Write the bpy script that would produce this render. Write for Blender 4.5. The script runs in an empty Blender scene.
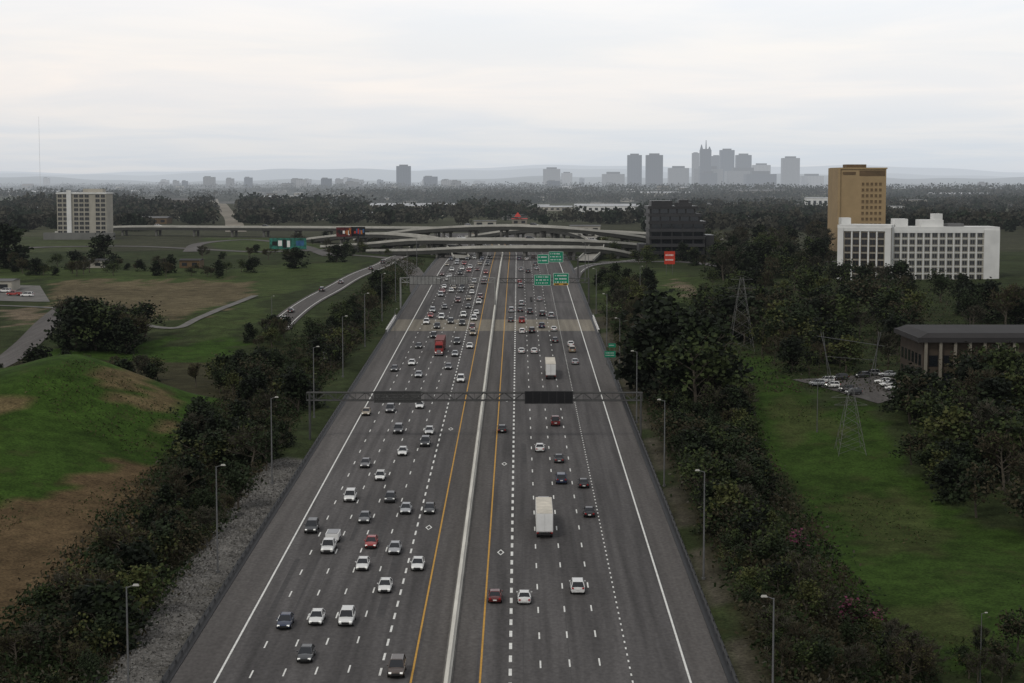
import bpy, math, random
import numpy as np
from mathutils import Vector
R = random.Random(7); NR = np.random.default_rng(7)
S = bpy.context.scene; C = S.collection
S.view_settings.view_transform = 'Standard'; S.view_settings.look = 'None'; S.view_settings.exposure = 0
PI = math.pi
# ------------------------------------------------------------ camera
F = 1800.0; CZ = 63.8; HOR = 178.0; PITCH = math.atan((341.5-HOR)/F); YAW = 6.0/1800
cam_d = bpy.data.cameras.new('camera'); cam = bpy.data.objects.new('camera', cam_d); C.objects.link(cam)
cam_d.sensor_width = 36; cam_d.lens = F/1024*36; cam_d.clip_end = 90000; cam_d.clip_start = 1
cam.location = (0, 0, CZ); cam.rotation_euler = (PI/2-PITCH, 0, YAW); S.camera = cam
fw = np.array([-math.sin(YAW)*math.cos(PITCH), math.cos(YAW)*math.cos(PITCH), -math.sin(PITCH)])
rt = np.array([math.cos(YAW), math.sin(YAW), 0.0]); up = np.cross(rt, fw)
def ss(a, b, x):
    t = np.clip((np.asarray(x, float)-a)/(b-a), 0, 1); return t*t*(3-2*t)
def zr(y):
    y = np.asarray(y, float)
    q = np.clip(y, 760, 900)-760
    return .0278*np.minimum(y, 760)+.0278*(q-q*q/280)
def cxr(y):
    y = np.asarray(y, float); q = np.maximum(y-950, 0)/100; return -1.5*q*q
def h(x, y):
    x = np.asarray(x, float); y = np.asarray(y, float)
    z = zr(y)
    xr = x-cxr(np.minimum(y, 1400))
    cor = ss(-46, -42, xr)*(1-ss(25.5, 29, xr))*(1-ss(1350, 1400, y))
    rd = ss(28, 56, x)*9*(1-ss(330, 470, y))
    ld = (1-ss(-56, -45, x))*3.0*(1-ss(520, 640, y))
    z = z-rd-ld
    gx = np.where(x > -105, np.exp(-((x+105)/26)**2), np.exp(-((x+105)/120)**2))
    gy = np.where(y < 415, np.exp(-((y-415)/100)**2), np.exp(-((y-415)/20)**2))
    mnd = gx*gy*(1-ss(-66, -52, x))
    z = z+mnd*(13.5+1.2*np.sin(x*.11+y*.03)+.9*np.sin(x*.05-y*.08)+.5*np.sin(x*.23+1))
    z = z+(np.sin(x*.031+1)*np.sin(y*.027)+.4*np.sin(x*.09+y*.05))*.6*(1-cor)*(1-ss(900, 1200, y))
    far = ss(1400, 2600, y)*(1-ss(12000, 16000, y))
    z = z+far*(7*np.sin(x*.0016+y*.0011+1)+5*np.sin(y*.0031-x*.0009))
    return z-.3*cor
def ray(px, py):
    return fw+rt*((px-512)/F)+up*((341.5-py)/F)
YS = np.geomspace(120, 30000, 3000)
def G(px, py):
    d = ray(px, py); t = YS/d[1]
    x = d[0]*t; z = CZ+d[2]*t; g = h(x, YS)
    i = np.nonzero(z < g)[0]
    if len(i) == 0: return (float(x[-1]), float(YS[-1]))
    i = int(i[0])
    if i == 0: return (float(x[0]), float(YS[0]))
    a = z[i-1]-g[i-1]; b = g[i]-z[i]; k = a/(a+b)
    return (float(x[i-1]+(x[i]-x[i-1])*k), float(YS[i-1]+(YS[i]-YS[i-1])*k))
def AT(px, py, Y):
    d = ray(px, py); t = Y/d[1]; return (float(d[0]*t), Y, float(CZ+d[2]*t))
def XA(px, Y): return AT(px, 300, Y)[0]
def ZA(py, Y, px=512): return AT(px, py, Y)[2]
def proj(x, y, z):
    v = np.stack([x, y, z-CZ], -1); zc = v@fw
    return 512+F*(v@rt)/zc, 341.5-F*(v@up)/zc
def inpoly(px, py, poly):
    r = np.zeros(np.shape(px), bool); n = len(poly)
    for i in range(n):
        x0, y0 = poly[i]; x1, y1 = poly[(i+1) % n]
        if y0 == y1: continue
        c = ((y0 > py) != (y1 > py)) & (px < (x1-x0)*(py-y0)/(y1-y0)+x0)
        r ^= c
    return r
# ------------------------------------------------------------ materials
HAZE = (.565, .605, .655, 1)  # aerial haze painted into materials as emission, growing with distance from the origin
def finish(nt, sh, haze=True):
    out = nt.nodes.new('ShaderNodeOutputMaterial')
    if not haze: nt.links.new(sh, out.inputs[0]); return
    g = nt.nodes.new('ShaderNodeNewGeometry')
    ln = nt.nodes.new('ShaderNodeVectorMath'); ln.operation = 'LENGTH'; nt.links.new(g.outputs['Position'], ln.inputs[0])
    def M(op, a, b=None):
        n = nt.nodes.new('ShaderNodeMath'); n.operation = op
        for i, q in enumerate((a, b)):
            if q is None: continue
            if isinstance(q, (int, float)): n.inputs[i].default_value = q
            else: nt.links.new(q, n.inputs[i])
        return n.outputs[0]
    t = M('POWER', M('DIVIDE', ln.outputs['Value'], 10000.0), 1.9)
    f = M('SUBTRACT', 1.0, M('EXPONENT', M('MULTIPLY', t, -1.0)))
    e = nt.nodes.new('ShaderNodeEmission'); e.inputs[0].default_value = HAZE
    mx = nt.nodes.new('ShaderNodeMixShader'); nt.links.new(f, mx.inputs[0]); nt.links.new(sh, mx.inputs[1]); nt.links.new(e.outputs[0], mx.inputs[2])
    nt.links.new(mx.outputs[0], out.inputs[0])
def mat(name, col, rough=.8, var=.25, scale=1.0, metal=0, stretch=None, spec=.3, var2=None, emit=0, haze=True, coat=0):
    m = bpy.data.materials.new(name); m.use_nodes = True; nt = m.node_tree; nt.nodes.clear()
    b = nt.nodes.new('ShaderNodeBsdfPrincipled'); b.inputs['Roughness'].default_value = rough; b.inputs['Metallic'].default_value = metal
    b.inputs['Specular IOR Level'].default_value = spec; b.inputs['Coat Weight'].default_value = coat
    if var > 0:
        tc = nt.nodes.new('ShaderNodeTexCoord'); mp = nt.nodes.new('ShaderNodeMapping')
        nt.links.new(tc.outputs['Object'], mp.inputs[0])
        if stretch: mp.inputs['Scale'].default_value = stretch
        n = nt.nodes.new('ShaderNodeTexNoise'); n.inputs['Scale'].default_value = scale; n.inputs['Detail'].default_value = 5; n.inputs['Roughness'].default_value = .65
        nt.links.new(mp.outputs[0], n.inputs[0])
        cr = nt.nodes.new('ShaderNodeValToRGB'); cr.color_ramp.elements[0].position = .3; cr.color_ramp.elements[1].position = .7
        c2 = var2 or [min(1, c*(1+var)) for c in col]
        cr.color_ramp.elements[0].color = (*[c*(1-var) for c in col], 1); cr.color_ramp.elements[1].color = (*c2, 1)
        nt.links.new(n.outputs[0], cr.inputs[0]); nt.links.new(cr.outputs[0], b.inputs['Base Color'])
    else: b.inputs['Base Color'].default_value = (*col, 1)
    if emit: b.inputs['Emission Color'].default_value = (*col, 1); b.inputs['Emission Strength'].default_value = emit
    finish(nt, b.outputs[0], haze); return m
def grid_mat(name, wall, win, sx, sz, fx=.6, fz=.5):
    """far facade: procedural window grid on a distant tower"""
    m = bpy.data.materials.new(name); m.use_nodes = True; nt = m.node_tree; nt.nodes.clear()
    b = nt.nodes.new('ShaderNodeBsdfPrincipled'); b.inputs['Roughness'].default_value = .6
    tc = nt.nodes.new('ShaderNodeTexCoord'); sp = nt.nodes.new('ShaderNodeSeparateXYZ'); nt.links.new(tc.outputs['Object'], sp.inputs[0])
    def M(op, a, b_=None):
        n = nt.nodes.new('ShaderNodeMath'); n.operation = op
        for i, q in enumerate((a, b_)):
            if q is None: continue
            if isinstance(q, (int, float)): n.inputs[i].default_value = q
            else: nt.links.new(q, n.inputs[i])
        return n.outputs[0]
    a = M('LESS_THAN', M('FRACT', M('DIVIDE', M('ADD', sp.outputs[0], sp.outputs[1]), sx)), fx)
    c = M('LESS_THAN', M('FRACT', M('DIVIDE', sp.outputs[2], sz)), fz)
    f = M('MULTIPLY', a, c)
    mx = nt.nodes.new('ShaderNodeMix'); mx.data_type = 'RGBA'; nt.links.new(f, mx.inputs[0]); mx.inputs[6].default_value = (*wall, 1); mx.inputs[7].default_value = (*win, 1)
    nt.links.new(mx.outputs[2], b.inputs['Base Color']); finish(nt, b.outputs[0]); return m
M_ = {}
def asphalt(name, base, lo, hi):
    m = bpy.data.materials.new(name); m.use_nodes = True; nt = m.node_tree; nt.nodes.clear()
    b = nt.nodes.new('ShaderNodeBsdfPrincipled'); b.inputs['Roughness'].default_value = .9; b.inputs['Specular IOR Level'].default_value = .15
    tc = nt.nodes.new('ShaderNodeTexCoord')
    def noise(sc, scale, det=4):
        mp = nt.nodes.new('ShaderNodeMapping'); mp.inputs['Scale'].default_value = sc; nt.links.new(tc.outputs['Object'], mp.inputs[0])
        n = nt.nodes.new('ShaderNodeTexNoise'); n.inputs['Scale'].default_value = scale; n.inputs['Detail'].default_value = det; nt.links.new(mp.outputs[0], n.inputs[0]); return n.outputs[0]
    a = noise((1, .004, 1), .75, 3); c = noise((1, .6, 1), 2.2, 7); d = noise((1, .25, 1), .03, 3)
    mr = []
    for src, l, hh in ((a, lo, hi), (c, .8, 1.2), (d, .82, 1.18)):
        r = nt.nodes.new('ShaderNodeMapRange'); r.inputs[1].default_value = .3; r.inputs[2].default_value = .7; r.inputs[3].default_value = l; r.inputs[4].default_value = hh; nt.links.new(src, r.inputs[0]); mr.append(r.outputs[0])
    q = nt.nodes.new('ShaderNodeMath'); q.operation = 'MULTIPLY'; nt.links.new(mr[0], q.inputs[0]); nt.links.new(mr[1], q.inputs[1])
    q2 = nt.nodes.new('ShaderNodeMath'); q2.operation = 'MULTIPLY'; nt.links.new(q.outputs[0], q2.inputs[0]); nt.links.new(mr[2], q2.inputs[1])
    v = nt.nodes.new('ShaderNodeVectorMath'); v.operation = 'SCALE'; v.inputs[0].default_value = base; nt.links.new(q2.outputs[0], v.inputs['Scale'])
    nt.links.new(v.outputs[0], b.inputs['Base Color']); finish(nt, b.outputs[0]); return m
M_['asphalt'] = asphalt('asphalt', (.088, .083, .081), .72, 1.28)
M_['shoulder'] = asphalt('shoulder asphalt', (.098, .091, .086), .82, 1.18)
M_['deck'] = asphalt('concrete deck', (.20, .18, .145), .8, 1.15)
M_['conc'] = mat('pale concrete', (.42, .41, .37), .9, .22, .1)
M_['pdeck'] = mat('pale overpass concrete', (.25, .24, .215), .9, .22, .1)
M_['conc_dark'] = mat('weathered concrete', (.13, .125, .115), .9, .3, .3)
M_['barrier'] = mat('barrier concrete', (.58, .56, .50), .9, .22, .5, stretch=(1, .15, 1))
M_['wpaint'] = mat('white road paint', (.70, .70, .66), .7, .22, 1.5)
M_['ypaint'] = mat('yellow road paint', (.50, .27, .04), .7, .25, 1.2)
M_['steel'] = mat('galvanised steel', (.15, .15, .15), .5, .2, .5, metal=.5)
M_['darksteel'] = mat('weathered dark steel', (.04, .04, .04), .6, .2, .5, metal=.3)
M_['pyl'] = mat('dark pylon steel', (.13, .13, .125), .7, .2, .5)
M_['black'] = mat('black panel', (.006, .006, .007), .5, .2, 1)
M_['green'] = mat('sign green', (.0, .20, .11), .5, .1, .5)
M_['white'] = mat('white paint', (.72, .71, .68), .5, .06, .5)
M_['glass'] = mat('dark glass', (.012, .014, .017), .08, 0, spec=.6)
M_['tyre'] = mat('tyre rubber', (.012, .012, .012), .9, 0)
M_['rim'] = mat('wheel rim', (.35, .35, .36), .35, 0, metal=.8)
M_['head'] = mat('headlight lens', (.85, .85, .8), .2, 0, emit=.4)
M_['tail'] = mat('tail light lens', (.28, .01, .01), .3, 0, emit=.15)
M_['trim'] = mat('black plastic trim', (.02, .02, .02), .6, 0)
M_['bark'] = mat('grey brown bark', (.080, .068, .052), .95, .3, 2)
M_['twig'] = mat('bare twigs', (.036, .033, .019), .95, .35, .3)
M_['twig2'] = mat('brown twigs', (.058, .045, .026), .95, .35, .3)
M_['twig3'] = mat('grey twigs', (.062, .057, .043), .95, .35, .3)
M_['bud'] = mat('young olive leaves', (.034, .048, .012), .9, .4, .25)
M_['bud2'] = mat('dark olive leaves', (.014, .023, .007), .9, .4, .25)
M_['bud3'] = mat('yellow olive leaves', (.058, .064, .018), .9, .35, .25)
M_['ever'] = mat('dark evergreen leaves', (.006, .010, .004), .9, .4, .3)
M_['ever2'] = mat('lighter evergreen leaves', (.014, .023, .007), .9, .4, .3)  # slightly lighter leaf green, given to random clumps
M_['pink'] = mat('pink blossom', (.16, .035, .08), .9, .3, .3)
M_['farw'] = mat('far bare wood', (.038, .037, .026), 1, .5, .006)
M_['farg'] = mat('far evergreen wood', (.012, .019, .010), 1, .5, .006)
M_['scrub'] = mat('dry scrub', (.042, .036, .019), 1, .5, .1)
M_['scrubg'] = mat('green scrub', (.015, .026, .007), 1, .5, .1)
M_['hill'] = mat('hazy hills', (.04, .05, .04), 1, .3, .002)
# ------------------------------------------------------------ mesh helpers
class MB:
    def __init__(s): s.v = []; s.f = []; s.m = []
    def add(s, vs, fs, mi=0):
        o = len(s.v); s.v += [tuple(map(float, q)) for q in vs]; s.f += [tuple(i+o for i in f) for f in fs]; s.m += [mi]*len(fs)
    def box(s, cx, cy, cz, sx, sy, sz, mi=0, tp=1.0):
        x, y, z = sx/2, sy/2, sz/2
        vs = [(cx-x, cy-y, cz-z), (cx+x, cy-y, cz-z), (cx+x, cy+y, cz-z), (cx-x, cy+y, cz-z), (cx-x*tp, cy-y*tp, cz+z), (cx+x*tp, cy-y*tp, cz+z), (cx+x*tp, cy+y*tp, cz+z), (cx-x*tp, cy+y*tp, cz+z)]
        s.add(vs, [(0, 3, 2, 1), (4, 5, 6, 7), (0, 1, 5, 4), (1, 2, 6, 5), (2, 3, 7, 6), (3, 0, 4, 7)], mi)
    def tube(s, p0, p1, r0, r1=None, n=5, mi=0):
        r1 = r0 if r1 is None else r1
        p0 = Vector(p0); p1 = Vector(p1); d = (p1-p0).normalized(); a = d.orthogonal().normalized(); b = d.cross(a)
        vs = [p0+(a*math.cos(2*PI*i/n)+b*math.sin(2*PI*i/n))*r0 for i in range(n)]+[p1+(a*math.cos(2*PI*i/n)+b*math.sin(2*PI*i/n))*r1 for i in range(n)]
        s.add(vs, [(i, (i+1) % n, n+(i+1) % n, n+i) for i in range(n)]+[tuple(range(n-1, -1, -1)), tuple(range(n, 2*n))], mi)
    def merge(s, o, mi):
        s.add(o.v, o.f, 0); s.m[-len(o.f):] = [mi]*len(o.f)
    def mesh(s, name, mats):
        me = bpy.data.meshes.new(name); me.from_pydata(s.v, [], s.f)
        for q in mats: me.materials.append(q)
        if len(mats) > 1: me.polygons.foreach_set('material_index', s.m)
        return me
    def build(s, name, mats, parent=None, smooth=False):
        if not isinstance(mats, (list, tuple)): mats = [mats]
        me = s.mesh(name, mats)
        if smooth: me.polygons.foreach_set('use_smooth', [True]*len(me.polygons))
        return link(name, me, parent)
def link(name, me, parent=None, loc=None):
    o = bpy.data.objects.new(name, me); C.objects.link(o)
    if parent: o.parent = parent
    if loc: o.location = loc
    return o
def tag(o, label, cat, group=None, kind=None):
    o['label'] = label; o['category'] = cat
    if group: o['group'] = group
    if kind: o['kind'] = kind
    return o
def thing(name, label, cat, loc=(0, 0, 0), rz=0, group=None):
    o = bpy.data.objects.new(name, None); o.empty_display_size = .1; C.objects.link(o); o.location = loc; o.rotation_euler = (0, 0, rz)
    return tag(o, label, cat, group)
def structure(o, label=None):
    o['kind'] = 'structure'
    if label: o['label'] = label
    return o
def fastquads(name, Q, mi, mats, parent=None):
    n = len(Q); me = bpy.data.meshes.new(name); me.vertices.add(4*n); me.vertices.foreach_set('co', Q.reshape(-1).astype(np.float32))
    me.loops.add(4*n); me.loops.foreach_set('vertex_index', np.arange(4*n, dtype=np.int32))
    me.polygons.add(n); me.polygons.foreach_set('loop_start', np.arange(0, 4*n, 4, dtype=np.int32))
    try: me.polygons.foreach_set('loop_total', np.full(n, 4, dtype=np.int32))
    except Exception: pass
    for q in mats: me.materials.append(q)
    me.polygons.foreach_set('material_index', np.asarray(mi, dtype=np.int32)); me.update(calc_edges=True); me.validate()
    return me
def leafquads(c, s, asp=1.0, dirs=None):
    n = len(c); a = NR.normal(size=(n, 3)) if dirs is None else dirs+NR.normal(size=(n, 3))*.35
    a /= np.linalg.norm(a, axis=1, keepdims=True)+1e-9
    b = np.cross(a, NR.normal(size=(n, 3))); b /= np.linalg.norm(b, axis=1, keepdims=True)+1e-9
    s = np.asarray(s).reshape(-1, 1); a = a*s*.5; b = b*s*.5*asp
    return np.stack([c-a-b*.6, c+a*.9-b, c+a+b*.7, c-a*.8+b], 1)
# ------------------------------------------------------------ ground
def grow(a, st, fac, end):
    r = [a]
    while r[-1] < end: st *= fac; r.append(r[-1]+st)
    return r
xp = [3.0*i for i in range(1, 81)]; xp += grow(xp[-1], 3.6, 1.11, 30000)[1:]
xs = np.array([-q for q in xp[::-1]]+[0]+xp)
ys = [100+4.0*i for i in range(0, 215)]; ys += grow(ys[-1], 5, 1.055, 45000)[1:]; ys = np.array(ys)
XX, YY = np.meshgrid(xs, ys); ZZ = h(XX, YY)
nx, ny = len(xs), len(ys)
gv = np.stack([XX, YY, ZZ], -1).reshape(-1, 3)
idx = np.arange(nx*ny).reshape(ny, nx)
gf = np.stack([idx[:-1, :-1], idx[:-1, 1:], idx[1:, 1:], idx[1:, :-1]], -1).reshape(-1, 4)
me = bpy.data.meshes.new('ground'); me.from_pydata(gv.tolist(), [], gf.tolist())
PX, PY = proj(gv[:, 0], gv[:, 1], gv[:, 2])
jx = 7*np.sin(gv[:, 0]*.21+gv[:, 1]*.13)+5*np.sin(gv[:, 1]*.31-gv[:, 0]*.17)+NR.normal(size=len(gv))*5; jy = 4*np.sin(gv[:, 0]*.27-gv[:, 1]*.11)+3*np.sin(gv[:, 0]*.5)+NR.normal(size=len(gv))*3
nearj = np.clip(600/np.maximum(gv[:, 1], 1), 0, 1)*.8*np.clip((1100-gv[:, 1])/500, .15, 1)
QX = PX+jx*nearj; QY = PY+jy*nearj
col = np.tile(np.array([.027, .036, .014]), (len(gv), 1))
X_, Y_ = gv[:, 0], gv[:, 1]
col[Y_ > 1000] = (.040, .042, .025)
col[Y_ > 2500] = (.026, .029, .019)
def zone(c, *polys):
    for p in polys: col[inpoly(QX, QY, p)] = c
GR = (.028, .054, .009)
zone(GR, [(-60, 380), (60, 345), (240, 340), (225, 405), (180, 470), (150, 520), (60, 620), (-60, 680)])
zone((.084, .058, .031), [(-60, 515), (30, 500), (85, 470), (120, 456), (152, 478), (135, 545), (95, 600), (30, 655), (-60, 720)])
zone((.100, .077, .038), [(80, 374), (120, 366), (190, 366), (205, 376), (180, 386), (110, 386)], [(150, 425), (182, 422), (180, 436), (150, 436)], [(-60, 402), (25, 390), (20, 410), (-60, 435)], [(110, 396), (175, 392), (165, 403), (120, 406)])
bh = (Y_ > 428) & (Y_ < 520) & (X_ < -66); col[bh] = (.040, .038, .020)
zone((.026, .048, .009), [(725, 345), (765, 362), (800, 385), (830, 400), (880, 410), (905, 470), (970, 520), (1060, 560), (1060, 650), (960, 672), (900, 640), (840, 600), (790, 560), (765, 480), (740, 420)])
zone((.038, .050, .015), [(760, 400), (820, 405), (850, 430), (790, 440)], [(820, 500), (900, 490), (960, 540), (880, 560)], [(880, 600), (960, 610), (1000, 650), (900, 640)])
zone((.09, .074, .043), [(50, 283), (130, 278), (255, 282), (250, 296), (190, 316), (130, 322), (60, 306)])
zone((.040, .056, .018), [(-60, 268), (240, 268), (330, 262), (375, 262), (300, 290), (258, 300), (250, 282), (50, 280), (-60, 285)], [(200, 238), (300, 238), (330, 250), (230, 256)], [(180, 318), (255, 300), (268, 310), (205, 345)], [(600, 285), (660, 270), (720, 280), (640, 330), (600, 330)])
zone((.045, .055, .024), [(-60, 238), (60, 236), (120, 240), (100, 250), (-60, 255)], [(0, 325), (90, 315), (180, 322), (190, 335), (60, 340)])
zone((.12, .095, .065), [(0, 308), (60, 312), (50, 322), (0, 322)], [(672, 280), (700, 288), (712, 305), (690, 300)])
gr = (X_ < -41) & (X_ > -50-1.5*np.sin(Y_*.1)) & (Y_ < 345)
col[gr] = (.105, .100, .092)
lit = (X_ <= -49.5) & (X_ > -66+4*np.sin(Y_*.05)) & (Y_ < 540)
col[lit] = (.024, .023, .012)
rt_ = (X_ > 27) & (X_ < 50+5*np.sin(Y_*.04)) & (Y_ < 640)
col[rt_] = (.027, .026, .014)
vg = (X_ > 25) & (X_ <= 28+1.5*np.sin(Y_*.13)) & (Y_ < 640); col[vg] = (.060, .054, .040)
far = (Y_ > 1250) & (Y_ < 6000)
f1 = np.sin(X_*.006+1.3)*np.sin(Y_*.004+X_*.001)
col[far & (f1 > .45)] = (.055, .058, .034)
col[far & (f1 < -.7)] = (.085, .082, .072)
ca = me.color_attributes.new('zone', 'FLOAT_COLOR', 'POINT')
ca.data.foreach_set('color', np.concatenate([col, np.ones((len(col), 1))], 1).reshape(-1).astype(np.float32))
me.polygons.foreach_set('use_smooth', [True]*len(me.polygons))
gm = bpy.data.materials.new('ground cover'); gm.use_nodes = True; nt = gm.node_tree; nt.nodes.clear()
at = nt.nodes.new('ShaderNodeAttribute'); at.attribute_name = 'zone'
tc = nt.nodes.new('ShaderNodeTexCoord'); prev = at.outputs['Color']
for sc, lo, hi, det in ((.03, .66, 1.35, 6), (.22, .6, 1.45, 6), (2.2, .5, 1.6, 4)):
    n = nt.nodes.new('ShaderNodeTexNoise'); n.inputs['Scale'].default_value = sc; n.inputs['Detail'].default_value = det; n.inputs['Roughness'].default_value = .7; nt.links.new(tc.outputs['Object'], n.inputs[0])
    r = nt.nodes.new('ShaderNodeMapRange'); r.inputs[1].default_value = .3; r.inputs[2].default_value = .7; r.inputs[3].default_value = lo; r.inputs[4].default_value = hi; nt.links.new(n.outputs[0], r.inputs[0])
    v = nt.nodes.new('ShaderNodeVectorMath'); v.operation = 'SCALE'; nt.links.new(prev, v.inputs[0]); nt.links.new(r.outputs[0], v.inputs['Scale']); prev = v.outputs[0]
n = nt.nodes.new('ShaderNodeTexNoise'); n.inputs['Scale'].default_value = .09; n.inputs['Detail'].default_value = 8; n.inputs['Roughness'].default_value = .75; nt.links.new(tc.outputs['Object'], n.inputs[0])
r = nt.nodes.new('ShaderNodeMapRange'); r.inputs[1].default_value = .54; r.inputs[2].default_value = .70; r.inputs[4].default_value = .55; nt.links.new(n.outputs[0], r.inputs[0])
mx = nt.nodes.new('ShaderNodeMix'); mx.data_type = 'RGBA'; nt.links.new(r.outputs[0], mx.inputs[0]); nt.links.new(prev, mx.inputs[6]); mx.inputs[7].default_value = (.056, .051, .023, 1)
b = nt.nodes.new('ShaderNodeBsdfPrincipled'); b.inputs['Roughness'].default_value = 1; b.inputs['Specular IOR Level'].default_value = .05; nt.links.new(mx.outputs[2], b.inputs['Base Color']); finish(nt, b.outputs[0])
me.materials.append(gm); structure(link('ground', me))
# ------------------------------------------------------------ highway sheets
def strip(x0, x1, y0, y1, dz, mb, mi=0, st=12.0):
    n = max(1, int(math.ceil((y1-y0)/st)))
    Y = np.linspace(y0, y1, n+1); c = cxr(Y); z = zr(Y)+dz
    vs = []
    for i in range(n+1): vs += [(x0+c[i], Y[i], z[i]), (x1+c[i], Y[i], z[i])]
    mb.add(vs, [(2*i, 2*i+1, 2*i+3, 2*i+2) for i in range(n)], mi)
YN, YF = 120, 1330
m = MB(); strip(-40.6, 24.8, YN, YF, 0, m); structure(m.build('road', M_['asphalt']), 'wide grey highway running away to the interchange')
m = MB(); strip(-40.6, -35.4, YN, YF, .006, m); strip(20.4, 24.8, YN, YF, .006, m); strip(-11.9, -8.8, YN, YF, .006, m); strip(-7.6, -4.9, YN, YF, .006, m)
structure(m.build('road_shoulder', M_['shoulder']))
m = MB(); strip(-40.55, -8.75, 566, 600, .012, m); strip(-7.65, 24.75, 566, 600, .012, m); structure(m.build('bridge_deck', M_['deck']))
LL = [-31.3, -27.5, -23.8, -20.0]; RL = [2.7, 6.2, 9.8]
m = MB()
def line(x, w, mi=0, y1=YF): strip(x-w/2, x+w/2, YN, y1, .02, m, mi)
def dash(x, w, L, cyc, off=0, y1=1150):
    y = YN+off
    while y < y1: strip(x-w/2, x+w/2, y, y+L, .02, m, 0, 20); y += cyc
line(-35.1, .26); line(20.0, .26)
for i, x in enumerate(LL): dash(x, .20, 3.0, 12.2, i*.7)
for i, x in enumerate(RL): dash(x, .20, 3.0, 12.2, i*.5+4)
dash(-16.2, .28, 3.0, 6.1, 1); dash(-.9, .38, 2.7, 5.4)
dash(13.3, .2, .9, 2.7)
for x, y in [(-2.6, 268), (-2.6, 340), (-14.3, 285), (-2.6, 420), (-14.3, 380)]:
    k = .55
    vs = [(x, y-1.9), (x+k, y), (x, y+1.9), (x-k, y), (x, y-1.3), (x+k*.6, y), (x, y+1.3), (x-k*.6, y)]
    vs = [(a, b_, float(zr(b_))+.02) for a, b_ in vs]
    m.add(vs, [(0, 1, 5, 4), (1, 2, 6, 5), (2, 3, 7, 6), (3, 0, 4, 7)])
structure(m.build('lane_markings', M_['wpaint']), 'white edge lines, dashes and diamonds on the highway')
m = MB(); line(-12.4, .24); line(-4.4, .24); structure(m.build('yellow_lines', M_['ypaint']))
m = MB(); rr = random.Random(3)
for x in (-29.4, -21.9, -14.4, -1.1, 4.45, 11.5): strip(x+1.75, x+1.81, YN, 1000, .008, m)
for k in range(26):
    x = rr.choice([-33.2, -29.4, -25.6, -21.9, -18.1, .9, 4.4, 8, 11.5])+rr.uniform(-1, .6); y = rr.uniform(200, 700); L = rr.uniform(6, 40); strip(x, x+rr.uniform(.3, 1.1), y, y+L, .01, m)
M_['tar'] = mat('dark tar patches', (.060, .057, .056), .9, .3, 1.0); structure(m.build('tar_patches', M_['tar']))
# median barrier
bt = thing('median_barrier', 'pale concrete barrier down the middle of the highway', 'barrier')
def wallprof(mb, xc, prof, y0, y1, st=15.0):
    n = int((y1-y0)/st); Y = np.linspace(y0, y1, n+1); c = cxr(Y); z = zr(Y); k = len(prof); vs = []
    for i in range(n+1): vs += [(xc+c[i]+a, Y[i], z[i]+q) for a, q in prof]
    fs = [(i*k+j, i*k+j+1, (i+1)*k+j+1, (i+1)*k+j) for i in range(n) for j in range(k-1)]
    mb.add(vs, fs)
m = MB(); wallprof(m, -8.2, [(-.42, 0), (-.40, .08), (-.24, .35), (-.2, 1.1), (.2, 1.1), (.24, .35), (.40, .08), (.42, 0)], YN, 1150); m.build('wall', M_['barrier'], bt)
m = MB(); wallprof(m, -8.2, [(-.60, 0), (-.60, .05), (.60, .05), (.60, 0)], YN, 1150); m.build('footing', M_['conc_dark'], bt)
# guardrails
for nm, x, sd in (('left', -41.0, 1), ('right', 25.1, -1)):
    g = thing('guardrail', 'steel guardrail along the %s edge of the highway' % nm, 'guardrail')
    RP = [(0, .45), (.07*sd, .52), (0, .6), (.07*sd, .7), (0, .78), (-.03*sd, .78), (-.03*sd, .45)]
    m = MB(); wallprof(m, x, RP, YN, 562); wallprof(m, x, RP, 602, 960)
    m.build('rail', M_['darksteel'], g)
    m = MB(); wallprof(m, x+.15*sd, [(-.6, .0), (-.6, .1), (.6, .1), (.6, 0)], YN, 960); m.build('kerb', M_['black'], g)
    pm = MB(); pm.box(0, 0, .4, .14, .18, .8); pme = pm.mesh('post', [M_['darksteel']])
    for i in range(90):
        y = 200+i*4.0; link('post', pme, g, (x-.14*sd, y, float(zr(y))))
for nm, x in (('left', -41.2), ('right', 25.3)):
    t = thing('parapet_wall', 'short white concrete parapet on the %s side of the bridge deck' % nm, 'wall')
    m = MB(); wallprof(m, x, [(-.25, -.3), (-.2, 1.15), (.2, 1.15), (.25, -.3)], 560, 604); m.build('wall', M_['white'], t)
    m = MB()
    for k in range(8): yy = 563+k*5.4; m.tube((x, yy, float(zr(yy))+1.15), (x, yy, float(zr(yy))+1.6), .05)
    wallprof(m, x, [(-.05, 1.6), (.05, 1.6), (.05, 1.68), (-.05, 1.68), (-.05, 1.6)], 561, 603); m.build('rail', M_['steel'], t)
# ------------------------------------------------------------ side roads
def cat(pts, n=10):
    P = [np.array(p, float) for p in pts]; P = [2*P[0]-P[1]]+P+[2*P[-1]-P[-2]]; out = []
    for i in range(1, len(P)-2):
        for k in range(n):
            t = k/n; out.append(.5*((2*P[i])+(P[i+1]-P[i-1])*t+(2*P[i-1]-5*P[i]+4*P[i+1]-P[i+2])*t*t+(3*P[i]-P[i-1]-3*P[i+1]+P[i+2])*t**3))
    out.append(P[-2]); return out
def ribbon(mb, pts, w, dz=.15, mi=0, offs=0, seg=10):
    c = cat(pts, seg); n = len(c); vs = []
    for i in range(n):
        d = c[min(i+1, n-1)][:2]-c[max(i-1, 0)][:2]; d = d/(np.linalg.norm(d)+1e-9); nrm = np.array([d[1], -d[0]])
        for sgn in (-1, 1):
            p = c[i][:2]+nrm*(offs+sgn*w/2); vs.append((p[0], p[1], float(h(p[0], p[1]))+dz))
    mb.add(vs, [(2*i, 2*i+1, 2*i+3, 2*i+2) for i in range(n-1)], mi)
    return c
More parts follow.
